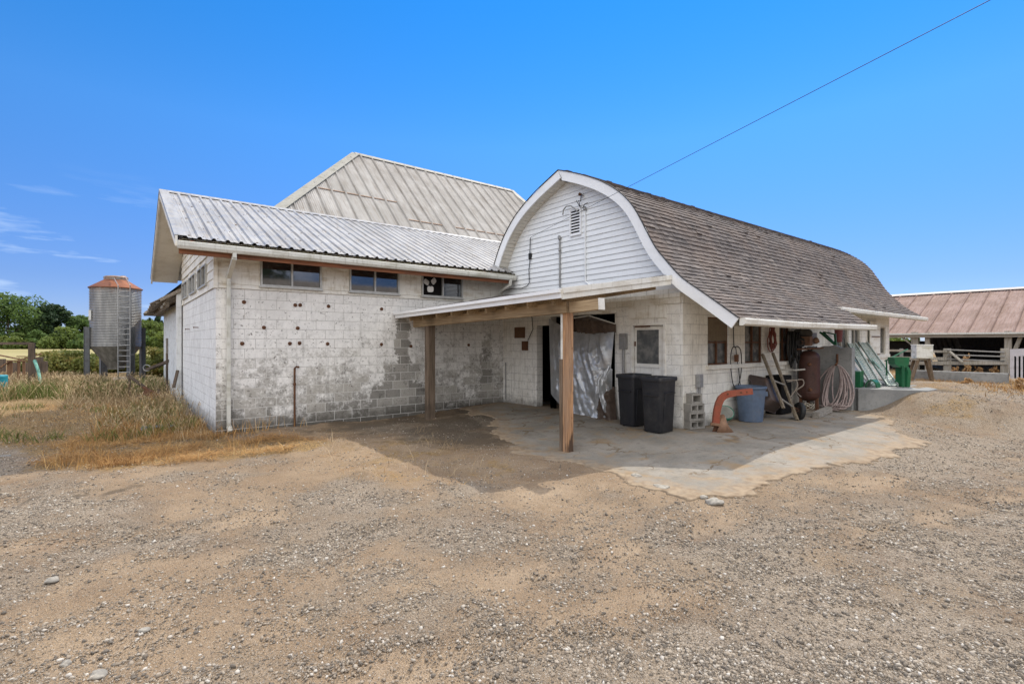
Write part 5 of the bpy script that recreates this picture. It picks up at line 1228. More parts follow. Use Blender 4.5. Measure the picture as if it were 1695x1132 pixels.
# --- vertical compressor tank with its gear
tc = on_z(1338.5, 679, ZS); tc = Vector((tc[0], tc[1], ZS)); 
M_tank = paint('rusty_maroon_tank', (.07,.03,.022), (.035,.02,.016), .8, 4, .55, .15, .2, 1, 30)
TK = empty('air_compressor', tc, 'rusty maroon upright air tank with a pump on top by the barn wall', 'air compressor')
ts = (FU*tc[0]+FV*tc[1])/FPX; rt = 18.6*ts/1.13; zt0 = EYE-(664-566)*ts; zt1_ = EYE-(580-566)*ts
prof = [(0, zt0)]+[(rt*math.sin(a), zt0+.16-.16*math.cos(a)) for a in np.linspace(.2, math.pi/2, 7)]+[(rt, zt0+.2), (rt*1.012, zt0+.21), (rt*1.012, zt0+.23), (rt, zt0+.24), (rt, zt1_-.2)]+[(rt*math.cos(a), zt1_-.18+.18*math.sin(a)) for a in np.linspace(0, 1.4, 7)]+[(0, zt1_)]
m = MB(); m.lathe((tc[0], tc[1], 0), prof, 40); m.build('tank', M_tank, TK, smooth='auto')
for a in (.4, 2.5, 4.6):
    m = MB(); d = Vector((math.cos(a), math.sin(a), 0))*rt*.8; m.bar(tc+d+Vector((0,0,-.02)), tc+d+Vector((0,0,zt0-ZS+.1)), .06, .06); m.build('foot', M_rust, TK)
cdv = Vector((-FU, -FV, 0))
for x, y in ((1340,603),(1341.5,645)):
    p = at_t(x, y, FU*tc[0]+FV*tc[1]-rt); m = MB(); m.lathe(p+cdv*.03, [(0,0),(.035,0),(.04,-.03),(.05,-.05)], 12, cdv); m.build('port', M_rust, TK, smooth='auto')
m = MB(); tt = FU*tc[0]+FV*tc[1]
def P_(x, y, dt=0): return at_t(x, y, tt+dt)
m.bar(P_(1313,578), P_(1356,576), .36, .03); m.build('deck_plate', M_rust, TK)
m = MB(); m.lathe(P_(1329,552,.1), [(0,-.20),(.09,-.20),(.11,-.17),(.11,.15),(.08,.2),(0,.2)], 20, (.79,-.62,0)); m.build('motor', paint('motor_grey', (.07,.066,.06), (.04,.035,.03), .7, 6), TK, smooth='auto')
m = MB(); m.lathe(P_(1325.5,567,-.1), [(.06,-.02),(.10,-.03),(.115,-.02),(.115,.02),(.10,.03),(.06,.02)], 28, cdv); m.tube([P_(1318,567,-.1), P_(1333,567,-.1)], .012, 6); m.build('flywheel', M_black, TK, smooth='auto')
m = MB(); m.box(P_(1336,566,-.08)-Vector((.09,.09,.09)), P_(1336,566,-.08)+Vector((.09,.09,.12)))
for k in range(5): m.box(P_(1336,566,-.08)+Vector((-.11,-.11,-.06+k*.045)), P_(1336,566,-.08)+Vector((.11,.11,-.045+k*.045)))
m.build('pump', M_rusttan, TK, bevel=.004)
m = MB(); m.box(P_(1344,560,.35)-Vector((.16,.06,.14)), P_(1344,560,.35)+Vector((.16,.06,.14))); tag(m.build('switch_cabinet', M_pipe, TK, bevel=.01))
m = MB(); m.lathe(P_(1350,564,0), [(0,-.05),(.07,-.05),(.08,0),(.07,.06),(0,.06)], 16, (.5,-.6,.3)); m.build('pressure_gauge', M_rusttan, TK, smooth='auto')
for pix in (((1314,580),(1312,560),(1318,548),(1326,545)),((1332,575),(1340,580),(1345,578),(1352,574)),((1318,574),(1320,595),(1321,600),(1320,640))):
    m = MB(); m.tube(smooth_path([P_(x, y, -.05) for x, y in pix]), .016, 6); m.build('pipe', M_black, TK, smooth=True)
# black hoses hanging left of the tank
b = MB(); P = []; r = random.Random(9); top = on_v(1309, 549, GR-.10)
for k in range(6):
    w = r.uniform(.07, .13); h = r.uniform(.5, .95)
    for a in np.linspace(-math.pi/2, 1.5*math.pi, 20)[:-1]: P.append(top+Vector((math.cos(a)*w+.05*k-.1, -.03*k, -h/2+math.sin(a)*h/2)))
b.tube(P, .022, 7); tag(b.build('hose_coil', M_black, smooth=True), 'thick black hose hung on the wall just left of the maroon tank', 'hose')
b = MB(); p0 = on_v(1293, 612, GR-.02); b.tube([p0, p0+Vector((.1,-.28,0)), p0+Vector((.45,-.36,.01))], .02, 8); tag(b.build('wall_pipe', paint('pale_pipe', (.5,.48,.43), (.3,.25,.2), .5, 8)), 'short pale pipe jutting from the wall between wheelbarrow and tank', 'pipe')
b = MB(); p0 = Vector((12.3, 5.45, ZS+.02)); rr_ = random.Random(3)
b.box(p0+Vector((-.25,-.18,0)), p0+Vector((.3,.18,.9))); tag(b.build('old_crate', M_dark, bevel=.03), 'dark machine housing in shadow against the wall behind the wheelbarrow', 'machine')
# scrap along the foot of the tank
b = MB(); b.bar((12.25,4.62,ZS+.07), (13.45,4.78,ZS+.09), .14, .13); tag(b.build('timber_baulk', wood('grey_baulk', (.33,.30,.26), (.2,.18,.15), 'x'), bevel=.008), 'grey timber baulk on the concrete in front of the maroon tank', 'timber')
b = MB(); P = []
for k in range(26): a = k*.9; P.append(Vector((12.75+.22*math.cos(a)*(1+.2*math.sin(k*1.7)), 4.98+.12*math.sin(a), ZS+.18+.06*math.sin(k*2.1)+.02)))
b.tube(smooth_path(P, 4), .007, 5); tag(b.build('wire_tangle', paint('pale_wire', (.4,.36,.28), (.2,.15,.1), .6, 8)), 'tangle of pale wire between the tank and the timber baulk', 'wire')
# --- concrete wall stub with the big hose, raised loading platform
M_slab = concrete('stained_concrete', (.20,.205,.205), (.31,.31,.30), False)
b = MB(); pr2 = []
zsl = lambda v: 1.72+.03*math.sin(v*9)+.02*math.sin(v*23)
vs_ = np.linspace(4.60, GR-.01, 14); b.prism([(14.38, v, zsl(v)) for v in vs_]+[(14.38, GR-.01, .0), (14.38, 4.60, .0)], (.22, 0, 0)); tag(b.build('concrete_wall', M_slab, bevel=.01), 'short grey concrete wall with a broken top, standing out from the barn', 'wall')
b = MB(); b.prism([(14.61,GR-.01,-.1),(14.61,4.58,-.1),(14.5,4.5,-.1),(15.18,3.28,-.1),(15.9,3.25,-.1),(17.8,4.5,-.1),(18.6,GR-.01,-.1)], (0,0,.78)); tag(b.build('loading_platform', M_slab, bevel=.012), 'raised grey concrete platform beside the barn, with green parts on it', 'platform')
M_hose = paint('faded_pink_hose', (.34,.27,.25), (.13,.085,.085), .8, 14, .6)
hk = on_u(1386, 604, 14.30); b = MB(); b.tube([on_u(1386,586,14.37), on_u(1386,600,14.34), hk+Vector((-.10,0,.0))], .025, 7); tag(b.build('hook', M_rust), 'rusty iron hook on the grey concrete wall holding the hose', 'hook')
b = MB(); P = []; r = random.Random(14)
for k in range(13):
    w = r.uniform(.16, .44); h = r.uniform(.98, 1.22); sk = r.uniform(-.24, .12); off = r.uniform(.02, .22)
    N_ = 26
    for j in range(N_):
        a = -math.pi/2-2*math.pi*j/N_; s = math.cos(2*math.pi*j/N_); f = (1-s)/2         # f: 0 at hook, 1 at the bottom
        y = math.sin(2*math.pi*j/N_)*w*(.62+.38*f)+sk*f
        z = hk[2]-h*f; p = Vector((hk[0]-.05-off*f-.35*f*f, hk[1]+y, max(ZS+.03+.012*k, z))); P.append(p)
b.tube(smooth_path(P, 3), .0165, 7); tag(b.build('hose_coil', M_hose, smooth=True), 'big coil of faded pinkish hose hanging on the grey concrete wall', 'hose')
# --- green machinery parts and ramps on the platform
ZP = .684
n = NT('perforated_ramp'); gl = n.mix(n.mr(n.noise(5, 5), .4, .65), (.40,.45,.425), (.30,.37,.34)); M_ramp = n.done(gl, .6, .1, .3)
M_grn = paint('green_enamel', (.012,.115,.045), (.05,.08,.05), .45, 6, .35, 0, .1, 1, 40, .5)
M_grn2 = paint('pale_green_enamel', (.25,.42,.36), (.15,.3,.22), .5, 4, .35)
def ramp(a, b_, w, label):
    a = Vector(a); b_ = Vector(b_); d = (b_-a).normalized(); s = d.cross(Vector((0,0,1))).normalized(); nn = s.cross(d).normalized(); t = empty('loading_ramp', a, label, 'ramp', 'perforated ramps leaning on the barn sill'); L = (b_-a).length
    m = MB()
    for e in (-1, 1): m.bar(a+s*e*w/2, b_+s*e*w/2, .025, .07, nn)
    m.build('side_rail', M_ramp, t)
    m = MB(); k = int(L/.105)
    for i in range(k):
        p = a+d*(L*(i+.3)/k); m.bar(p-s*(w/2-.012), p+s*(w/2-.012), .058, .012, nn)
    m.bar(a, b_, .022, .014, nn); m.build('tread', M_ramp, t); return t
ramp((15.48,4.40,ZP+.03), (17.35,5.56,1.80), .20, 'left of the two pale perforated metal ramps leaning on the barn sill')
ramp((15.80,4.13,ZP+.03), (18.3,5.56,1.83), .22, 'right of the two pale perforated metal ramps leaning on the barn sill')
q = on_z(1418, 641, ZP); t = empty('green_box_section', (14.85,4.72,ZP), 'green enamelled metal box section standing next to the concrete wall', 'machine part')
m = MB(); m.box((14.80,4.55,ZP), (14.84,4.92,ZP+.42)); m.box((14.84,4.55,ZP), (15.05,4.58,ZP+.42)); m.box((14.84,4.58,ZP), (15.05,4.92,ZP+.03)); m.build('panel', M_grn, t, bevel=.004)
m = MB(); m.box((14.795,4.545,ZP+.40), (14.845,4.925,ZP+.425)); m.build('flange', M_grn2, t)
m = MB(); a = np.linspace(0, math.pi, 14); c = Vector((15.0,4.38,ZP)); m.prism([c+Vector((0, math.cos(x)*.13, math.sin(x)*.20)) for x in a]+[c+Vector((0, math.cos(x)*.105, math.sin(x)*.175)) for x in a[::-1]], (.28,0,0)); tag(m.build('arched_guard', M_grn, smooth='auto'), 'small arched green guard beside the foot of the left ramp', 'guard')
m = MB(); m.bar((16.0,4.6,ZP+.02), (17.4,5.5,1.42), .52, .02, (.3,-.6,.7)); tag(m.build('metal_sheet', M_grn2), 'pale green sheet-metal panel leaning behind the ramps', 'panel')
m = MB(); m.bar((15.35,4.55,ZP+.02), (16.4,5.5,1.6), .45, .02, (.3,-.6,.7)); tag(m.build('metal_sheet', M_pipe), 'dull grey sheet panel leaning behind the left ramp', 'panel')
m = MB(); m.bar((16.4,4.25,ZP+.02), (17.0,4.9,1.30), .30, .02, (.3,-.6,.7)); tag(m.build('metal_sheet', M_grn2), 'narrow pale green panel leaning between the right ramp and the green chute', 'panel')
CH = empty('green_chute', (15.95,3.98,ZP), 'dark green metal chute with a flared spout, at the end of the platform', 'chute')
s_ = Vector((.79,-.62,0)); f_ = Vector((-FU,-FV,0)); o = Vector((15.95,3.98,ZP))
m = MB(); pts = lambda z, w, d: [o+s_*x+f_*y+Vector((0,0,z)) for x, y in ((-w,-d),(w,-d),(w*.25,d),(-w*.25,d))]
m.loft([[p+s_*q for p in pts(z,w,d)] for z,w,d,q in ((0,.16,.12,.08),(.40,.17,.13,.10),(.55,.12,.12,.04))], True, True); m.build('trough', M_grn, CH, bevel=.005)
m = MB(); m.loft([[o+s_*(x-.06)+f_*y+Vector((0,0,z)) for x, y in ((-w,-.12),(w*.7,-.14),(w*.7,.14),(-w,.12))] for z, w in ((.50,.08),(.585,.20),(.76,.22),(.765,.19),(.62,.17))], False, True); m.build('spout', M_grn, CH, bevel=.004)
m = MB(); m.bar(o+s_*(-.09)+f_*.16, o+s_*(-.09)+f_*.16+Vector((0,0,.55)), .05, .05); m.build('post', M_grn, CH, bevel=.004)
m = MB(); m.bar((16.3,4.4,1.35), (17.0,4.15,1.62), .14, .03, (.3,.3,.9)); m.bar((16.3,4.4,1.35), (16.3,4.4,ZP), .03, .03); tag(m.build('green_bracket', M_grn), 'flat green metal arm sticking up behind the right ramp', 'machine part')
m = MB(); a, b_, c = on_u(1357,549.5,14.5), on_u(1383.5,571.5,14.5), on_u(1376,568,14.5)
m.bar(a, b_, .05, .03, (1,0,0)); m.bar(a+Vector((.2,0,0)), c+Vector((.2,0,0)), .05, .03, (1,0,0)); m.bar(b_, b_+Vector((0,.02,.30)), .045, .045, (1,0,0)); m.bar(b_+Vector((0,.02,.28)), a+Vector((.1,-.05,0)), .03, .03, (1,0,0)); tag(m.build('angle_iron', M_grn), 'green angle-iron frame lying on top of the broken concrete wall', 'machine part')
m = MB(); p = on_v(1388, 555, 5.40); m.lathe(p, [(0,-.19),(.075,-.19),(.085,-.17),(.10,.15),(.11,.17),(.11,.19),(0,.19)], 20); tag(m.build('flower_pot', paint('maroon_pot', (.14,.035,.03), (.07,.03,.025), .6, 6)), 'tall maroon pot on the window sill above the concrete wall', 'pot')
m = MB(); p = on_v(1440, 556, GR-.06); m.box(p+Vector((-.05,-.03,-.85)), p+Vector((.9,0,.48))); 
sh_o = m.build('shutter', M_siding, GB, bevel=.006)
for k, zz in enumerate((.27,-.02,-.35,-.6)):
    m = MB(); m.bar(p+Vector((.05,-.045,zz)), p+Vector((.8,-.045,zz)), .02, .03); m.build('batten', M_rust if k % 2 else M_siding, sh_o)
# ================================================================== RIGHT BACKGROUND: OPEN CATTLE SHED AND YARD
SU = 37.4; ZEV = 2.48; RU = 43.6; ZRD = 5.12; V0, V1 = -14.0, 17.0
CS = empty('cattle_shed', (40, 4, .1), 'long open-fronted shed with a faded red metal roof across the yard', 'shed')
slp = (ZRD-ZEV)/(RU-SU)
vs_ = []; hs = []; y = V0; 
while y < V1:
    ph = (y-V0) % .92; vs_.append(y); hs.append(.012*math.sin(2*math.pi*(y-V0)/.153)+(.09 if ph < .07 else 0)); y += .153/4
b = MB(); base = 0
for y, h in zip(vs_, hs):
    for k in range(3): f = k/2; b.v.append((SU-.5+(RU-SU+.5)*f, y, ZEV-.5*slp+(ZRD-ZEV+.5*slp)*f+h))
for i in range(len(vs_)-1):
    for k in range(2): p = i*3+k; b.f.append((p, p+3, p+4, p+1))
b.quad((RU,V0,ZRD),(RU,V1,ZRD),(RU+6,V1,2.5),(RU+6,V0,2.5)); rf = b.build('roof', M_metal3, CS, fixn=False)
b = MB(); b.bar((RU-.12,V0,ZRD+.03),(RU-.12,V1,ZRD+.03), .34, .02, (-.45,0,1)); b.build('ridge_cap', paint('pale_ridge', (.30,.27,.25), (.22,.15,.12), .5, 3), rf)
b = MB(); b.bar((SU-.42,V0,ZEV-.30),(SU-.42,V1,ZEV-.30), .05, .17); b.build('eave_beam', wood('grey_eave_beam', (.36,.33,.28), (.24,.2,.16), 'y'), CS)
b = MB(); b.bar((SU-.55,V0,ZEV-.17),(SU-.55,V1,ZEV-.17), .10, .09); b.build('gutter', M_gutter, CS)
M_sp = wood('pale_shed_post', (.38,.35,.30), (.25,.22,.17), 'z')
for px, w in ((1515,.34),(1535.5,.22),(1669,.28)):
    p = on_u(px, 560, SU-.1); b = MB(); b.box((SU-.1-w/2, p[1]-w/2, -.1), (SU-.1+w/2, p[1]+w/2, ZEV-.05)); b.build('post', M_sp, CS, bevel=.01)
for v in (-4, -8.5, 12.5):
    b = MB(); b.box((SU-.24, v-.13, -.1), (SU+.03, v+.13, ZEV-.05)); b.build('post', M_sp, CS, bevel=.01)
b = MB(); p = on_u(1678, 585, SU); q2 = on_u(1692, 552, SU); b.bar(p, q2, .16, .3, (1,0,0)); p = on_u(1487, 552, SU-.2); q2 = on_u(1510, 572, SU-.2); b.bar(p, q2, .06, .14, (1,0,0)); b.build('brace', M_sp, CS)
b = MB(); y = V0; r = random.Random(77)
while y < 9.6:
    w = .24+.05*r.random(); b.box((RU+5.9, y, -.1), (RU+5.93, y+w-.01*(r.random() < .75), 2.55-.25*(r.random() < .25))); y += w
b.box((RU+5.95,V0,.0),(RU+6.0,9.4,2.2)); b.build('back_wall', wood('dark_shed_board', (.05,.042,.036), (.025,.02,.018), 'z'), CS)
b = MB(); b.quad((SU,V0,ZEV-.10),(SU,9.5,ZEV-.10),(RU,9.5,ZRD-.16),(RU,V0,ZRD-.16)); b.quad((RU,V0,ZRD-.16),(RU,9.5,ZRD-.16),(RU+6,9.5,2.36),(RU+6,V0,2.36)); b.build('dark_roof_sheet', M_dark, rf)  # near-black sheet under the roof, colours the shed's shaded inside dark
b = MB()
for i in range(5): p = on_u(1538+i*9, 554, 44); b.bar((44, p[1], 2.5), (44, p[1]-.7, .4), .35, .05, (1,0,0))
b.build('leaning_boards', wood('dim_board', (.14,.125,.11), (.08,.07,.06), 'z'), CS)
b = MB(); p = on_u(1495, 575, 40); b.box((40,p[1]-.9,-.1),(42,p[1]+.9,1.9)); tag(b.build('feed_bin', M_black, bevel=.12), 'dark feed bin standing inside the left end of the open shed', 'feed bin')
# fence line in front of the shed
M_rail = paint('galvanised_rail', (.30,.29,.27), (.2,.16,.12), .5, 4, .6, .1)
FN = empty('rail_fence', (29.5, 5, .1), 'low fence of grey rails and timber posts in front of the open shed', 'fence')
FUu = 29.4
for px in (1568, 1663):
    a = on_u(px, 577, FUu); b = MB(); b.box((FUu-.12,a[1]-.12,-.1),(FUu+.12,a[1]+.12,a[2])); b.build('post', M_sp, FN, bevel=.015)
for px, yt in ((1492,577),(1540,580),(1720,575)):
    a = on_u(px, yt, FUu); b = MB(); b.box((FUu-.06,a[1]-.06,-.1),(FUu+.06,a[1]+.06,a[2])); b.build('post', M_rail, FN)
for (x0,y0,x1,y1,w,m) in ((1472,580,1568,582,.10,M_sp),(1472,592,1568,594,.14,M_sp),(1568,578.5,1663,583,.05,M_rail),(1568,587,1663,590,.05,M_rail),(1568,594,1663,598,.05,M_rail),(1472,601,1668,600.5,.16,M_sp)):
    b = MB(); b.bar(on_u(x0,y0,FUu-.15), on_u(x1,y1,FUu-.15), .05, w); b.build('rail', m, FN)
b = MB(); b.bar(on_u(1572,582,FUu-.2), on_u(1594,600,FUu-.2), .05, .34, (1,0,0)); b.build('brace_plank', M_sp, FN)
b = MB(); a = on_u(1545, 614, 28.4); c = on_u(1668, 612, 28.4); b.box((28.4, c[1], -.1), (28.75, a[1]+.8, a[2])); tag(b.build('feed_bunk', M_slab, bevel=.03), 'low mossy concrete bunk wall below the fence in front of the shed', 'wall')
GT = empty('plank_gate', (28.6,3.2,.1), 'whitewashed plank gate at the right edge, next to the concrete bunk', 'gate')
M_gate = board_mat('greyed_whitewash', (.50,.48,.50), (.33,.31,.31), .6, .8)
yt = lambda x, y: on_u(x, y, 28.6)
for k in range(6):
    a = yt(1677+k*7.2, 626); c = yt(1677+k*7.2, 586); b = MB(); b.box((28.58,a[1]-.09,a[2]),(28.62,a[1]+.09,c[2])); b.build('plank', M_gate, GT)
b = MB(); a = yt(1672,584); c = yt(1722,582); b.bar(a, c, .05, .30); b.build('top_rail', M_gate, GT); b = MB(); b.bar(yt(1672,612)+Vector((.05,0,0)), yt(1722,613)+Vector((.05,0,0)), .05, .15); b.build('bottom_rail', M_gate, GT)
# white tote on a trestle
tb_ = at_t(1524, 593, 22.0); TB = empty('stock_tank', (tb_[0],tb_[1],.1), 'stained white box tank raised on timber trestle legs by the fence', 'tank')
s_ = Vector((.79,-.62,0)); f_ = Vector((FU,FV,0)); M_tote = board_mat('stained_white_tote', (.66,.66,.62), (.32,.31,.22), .9, .6, .6)
rz = [tb_+s_*x+f_*y for x, y in ((-.42,-.3),(.20,-.42),(.44,.25),(-.15,.35))]
b = MB(); b.loft([[p+Vector((0,0,z)) for p in rz] for z in (0,.56)]); b.build('tank', M_tote, TB, bevel=.03)
b = MB(); b.loft([[p+(p-tb_)*.04+Vector((0,0,z)) for p in rz] for z in (.562,.60)]); b.build('lid', M_tote, TB, bevel=.01)
for x0, x1, y in ((-.25,-.6,-.2),(-.1,-.45,.2),(.15,.35,-.25),(.3,.62,.15)):
    b = MB(); b.bar(tb_+s_*x0+f_*y, tb_+s_*x1+f_*y+Vector((0,0,-tb_[2]+.05)), .10, .10, (1,0,0)); b.build('leg', wood('trestle_leg', (.22,.16,.11), (.12,.09,.06), 'z'), TB)
b = MB(); b.bar(tb_+s_*-.5+Vector((0,0,-.04)), tb_+s_*.5+Vector((0,0,-.04)), .5, .07); b.build('platform', M_sp, TB)
# ================================================================== LEFT BACKGROUND: FEED BIN
ST = 22.0; sc_ = at_t(192, 566, ST); SC = Vector((sc_[0], sc_[1], 0)); k_ = ST/FPX; SR = 44*k_/1.27
zf = lambda y: EYE+(566-y)*k_
SI = empty('feed_silo', SC, 'galvanised corrugated feed silo with a rusty cone roof on four legs', 'silo')
n = NT('galvanised_silo'); a = n.noise(1.2, 5, .6, n.scale(n.pos, (3,3,.6))); m_ = n.noise(7, 5, .65)
c_ = n.mix(n.mr(a, .35, .65), (.22,.225,.23), (.36,.36,.355)); c_ = n.mix(n.math('MULTIPLY', n.mr(n.math('ADD', n.math('MULTIPLY', m_, .5), n.mr(n.xyz()[2], 3.2, 4.3, 0, .38)), .52, .72), .75), c_, (.28,.13,.05)); n.bump(m_, .1, .004); M_silo = n.done(c_, .42, .55, .5)
n = NT('rusty_cone'); c_ = n.mix(n.mr(n.noise(1.5, 5, .6), .42, .6), (.27,.095,.04), (.15,.055,.03)); c_ = n.mix(n.mr(n.noise(1.1, 3, .5), .58, .66), c_, (.52,.48,.42)); M_cone = n.done(c_, .7, .2, .4)
b = MB(); z0, z1 = zf(573), zf(478); nr = 37; prof = []
for i in range(nr*4+1): prof.append((SR-.02+.02*math.cos(2*math.pi*i/4), z0+(z1-z0)*i/(nr*4)))
b.lathe(SC, prof, 64); shl = b.build('shell', M_silo, SI, smooth=True)
b = MB(); b.lathe(SC, [(SR+.04, z1-.02), (SR+.04, z1+.01), (.42, zf(464)), (.42, zf(461))], 28); crf = b.build('cone_roof', M_cone, SI, smooth='auto')
b = MB(); b.lathe(SC, [(.42, zf(464)-.02), (.44, zf(459.5)), (.40, zf(458)), (.30, zf(457.5)), (0, zf(457))], 24); b.lathe(SC+Vector((.25,-.1,0)), [(.14,zf(458.5)),(.09,zf(456.5)),(0,zf(456))], 12); b.build('hatch_lid', M_silo, crf, smooth='auto')
b = MB(); b.lathe(SC, [(SR-.015, z0+.01), (SR-.02, z0-.03), (.30, zf(606)), (.30, zf(611))], 40); n = NT('dull_hopper'); n.bump(n.noise(3,5), .1, .005); b.build('hopper', n.done(n.mix(n.mr(n.noise(2,5,.6,n.scale(n.pos,(3,3,.5))), .35, .65), (.12,.115,.10), (.20,.19,.17)), .6, .4, .4), SI, smooth='auto')
M_sleg = paint('steel_leg', (.16,.17,.18), (.10,.08,.07), .6, 5, .45, .4)
for px, sg in ((161,-1),(226,-1),(168,1),(219,1)):
    p = at_t(px, 566, ST+sg*.5); d = (Vector((p[0],p[1],0))-SC); d.normalize(); p = SC+d*(SR+.075)
    b = MB(); tt_ = Vector((-d.y, d.x, 0))
    b.bar(p-d*.07+Vector((0,0,-.1)), p-d*.07+Vector((0,0,zf(542))), .26, .02, d); b.bar(p+tt_*.12+Vector((0,0,-.1)), p+tt_*.12+Vector((0,0,zf(542))), .02, .16, d); b.bar(p-tt_*.12+Vector((0,0,-.1)), p-tt_*.12+Vector((0,0,zf(542))), .02, .16, d); b.build('leg', M_sleg, SI)
LD = MB(); La, Lb = [], []
for px, L_ in ((195.5,La),(215.5,Lb)):
    top = at_t(px, 477, ST-SR-.12); L_ += [Vector((top[0],top[1],.35)), Vector((top[0],top[1],zf(477)))]
    in_ = at_t(px-7, 463, ST-.5); LD.tube([L_[0], L_[1], Vector((in_[0], in_[1], zf(463)))], .025, 6)
for i in range(17): f = i/17.; LD.tube([La[0].lerp(La[1], f), Lb[0].lerp(Lb[1], f)], .016, 5)
for f in (.25,.55,.85):
    for L_ in (La, Lb): p = L_[0].lerp(L_[1], f); LD.bar(p, p+Vector((FU,FV,0))*.2, .03, .03)
LD.build('ladder', M_silo, SI)
b = MB(); a = at_t(153, 523, ST-.72); dd = (Vector((a[0],a[1],0))-SC).normalized(); p = SC+dd*(SR+.008); tt_ = Vector((-dd.y,dd.x,0)); b.bar(p+tt_*0+Vector((0,0,zf(531))), p+Vector((0,0,zf(515))), .24, .012, dd); b.build('notice_plate', M_white, SI)
# ---- gate frame, posts and scrap at the left edge
M_oldw = wood('old_dark_post', (.13,.095,.07), (.07,.055,.042), 'z')
M_rustw = wood('rust_brown_stake', (.24,.14,.08), (.13,.075,.045), 'z')
GF = empty('gate_frame', (at_t(52,566,20)[0], at_t(52,566,20)[1], 0), 'dark timber gate post with a thin top rail at the left edge', 'gate frame')
p = at_t(52.5, 567.5, 20); b = MB(); b.box((p[0]-.10,p[1]-.10,-.1),(p[0]+.10,p[1]+.10,p[2])); b.build('post', M_oldw, GF, bevel=.015)
q_ = at_t(-60, 568.5, 21); b = MB(); b.bar(p+Vector((0,0,-.02)), q_, .09, .10); b.build('top_rail', M_oldw, GF)
RP = empty('cattle_fence', (at_t(20,566,21)[0], at_t(20,566,21)[1], 0), 'broken rusty cattle panel with leaning stakes left of the gate post', 'fence')
for (x0,y0,x1,y1,w) in ((-10,586,35,595,.05),(35,595,68,586,.05),(10,597,48,597,.05),(-5,612,14,599,.05),(28,590,42,590,.04)):
    b = MB(); b.bar(at_t(x0,y0,20.6), at_t(x1,y1,20.6), w, w); b.build('rail', M_rustw, RP)
for x in (14, 18.5, 31, 39.5):
    a = at_t(x, 596 if x > 12 else 590, 20.7); b = MB(); b.bar(a, (a[0],a[1],-.05), .09 if x != 18.5 else .04, .09); b.build('stake', M_rustw, RP)
DP = [(3,594,.28),(24,600,.30),(46,600,.16),(64,591,.32),(74,598,.20)]
for i, (x, y, w) in enumerate(DP):
    a = at_t(x, y, 22.5); b = MB(); b.bar(a, (a[0],a[1],-.05), w, .12, (FU,FV,0)); tag(b.build('plank_stub', M_oldw, bevel=.012), ['dark plank stub at the very left edge, behind the rusty panel', 'broad dark plank stub in the middle of the rusty panel', 'narrow dark plank stub just left of the tall gate post', 'broad dark plank stub just right of the tall gate post', 'shorter dark plank stub farthest right of the gate post'][i], 'plank', 'plank stubs along the old stock pen')
b = MB(); b.tube([at_t(57.5,597,19.2), at_t(63,612,18.9), at_t(68,635,18.6)], [.055,.05,.04], 8); tag(b.build('green_pipe', paint('faded_green_pipe', (.12,.30,.24), (.05,.10,.06), .8, 6)), 'faded green pipe leaning near the foot of the tall gate post', 'pipe')
b = MB(); q_ = at_t(-6, 640, 17.5); b.lathe((q_[0],q_[1],-.02), [(0,0),(.27,0),(.29,.03),(.285,.3),(.295,.31),(.285,.33),(.29,.6),(.295,.62),(.29,.68),(.27,.7),(0,.7)], 28); tag(b.build('barrel', paint('teal_drum', (.02,.25,.33), (.05,.1,.1), .4, 5, .5)), 'teal drum cut off by the left edge of the picture', 'barrel')
# scrap against the gable end
SI2 = empty('rusty_implement', (.55,18.2,0), 'dark rusty farm implement half sunk in weeds beside the block building', 'implement')
for (x0,y0,x1,y1,w,t0) in ((213,622,246,646,.09,16.2),(214.5,624,214.5,655,.07,16.2),(238,641,276,663,.10,15.6),(225,655,262,650,.07,15.9),(240,648,256,662,.12,15.4),(262,645,272,664,.06,15.4),(230,660,275,655,.08,15.2)):
    b = MB(); b.bar(at_t(x0,y0,t0), at_t(x1,y1,t0-.1), w, w*.7); b.build('frame_bar', M_oldw if w < .1 else M_rust, SI2)
b = MB(); b.bar(at_t(240,613,20.3), at_t(286,595.5,18.6), .12, .10); tag(b.build('leaning_pole', M_oldw, bevel=.01), 'dark pole leaning against the whitewashed board wall', 'pole')
b = MB(); p = on_u(276.5, 585, WL-.22); b.tube([(p[0],p[1],p[2]), (p[0],p[1],-.1)], .035, 7); tag(b.build('stake_post', M_oldw), 'thin dark upright post under the wall hatch', 'post')
b = MB(); p = at_t(243, 609, 20); P = [p+Vector((.79,-.62,0))*math.cos(a)*.14+Vector((0,0,math.sin(a)*.12)) for a in np.linspace(0, 2*math.pi, 22)]; b.tube(P, .02, 6, False); tag(b.build('wire_hoop', M_pipe), 'small grey hoop beside the foot of the leaning pole', 'hoop')
b = MB(); p = on_u(293, 640, WL-.16); b.bar(on_u(287.5,641,WL-.25), on_u(294,613,WL-.14), .07, .05); tag(b.build('leaning_board', M_oldw), 'short dark board leaning at the back corner of the block wall', 'board')
M_bluep = paint('blue_rope', (.16,.22,.27), (.1,.1,.1), .5, 8)
b = MB(); P = [Vector((.62+.22*math.cos(a)*(1+.3*math.sin(a*1.6)), 12.6+.14*math.sin(a*1.3), .07+.05*abs(math.sin(a*2.1)))) for a in np.linspace(0, 22, 60)]; b.tube(P, .012, 5); tag(b.build('rope', M_bluep), 'bluish rope lying tangled in the weeds near the building corner', 'rope')
# ---- overhead wire
w0 = gpt(878, 393.2, .09); w1 = at_t(1640, 0, 5.0); b = MB(); P = []
for i in range(60):
    f = i/59*3.2; p = w0.lerp(w1, f); p.z -= .10*math.sin(math.pi*min(1, f/3.2)); P.append(p)
# keep the photographed span straight: sag is taken up beyond the frame
P = [w0.lerp(w1, i/59*3.2) for i in range(60)]
b.tube(P, .0045, 5); tag(b.build('overhead_wire', M_black), 'thin dark service wire running from the gable up to the right', 'wire')

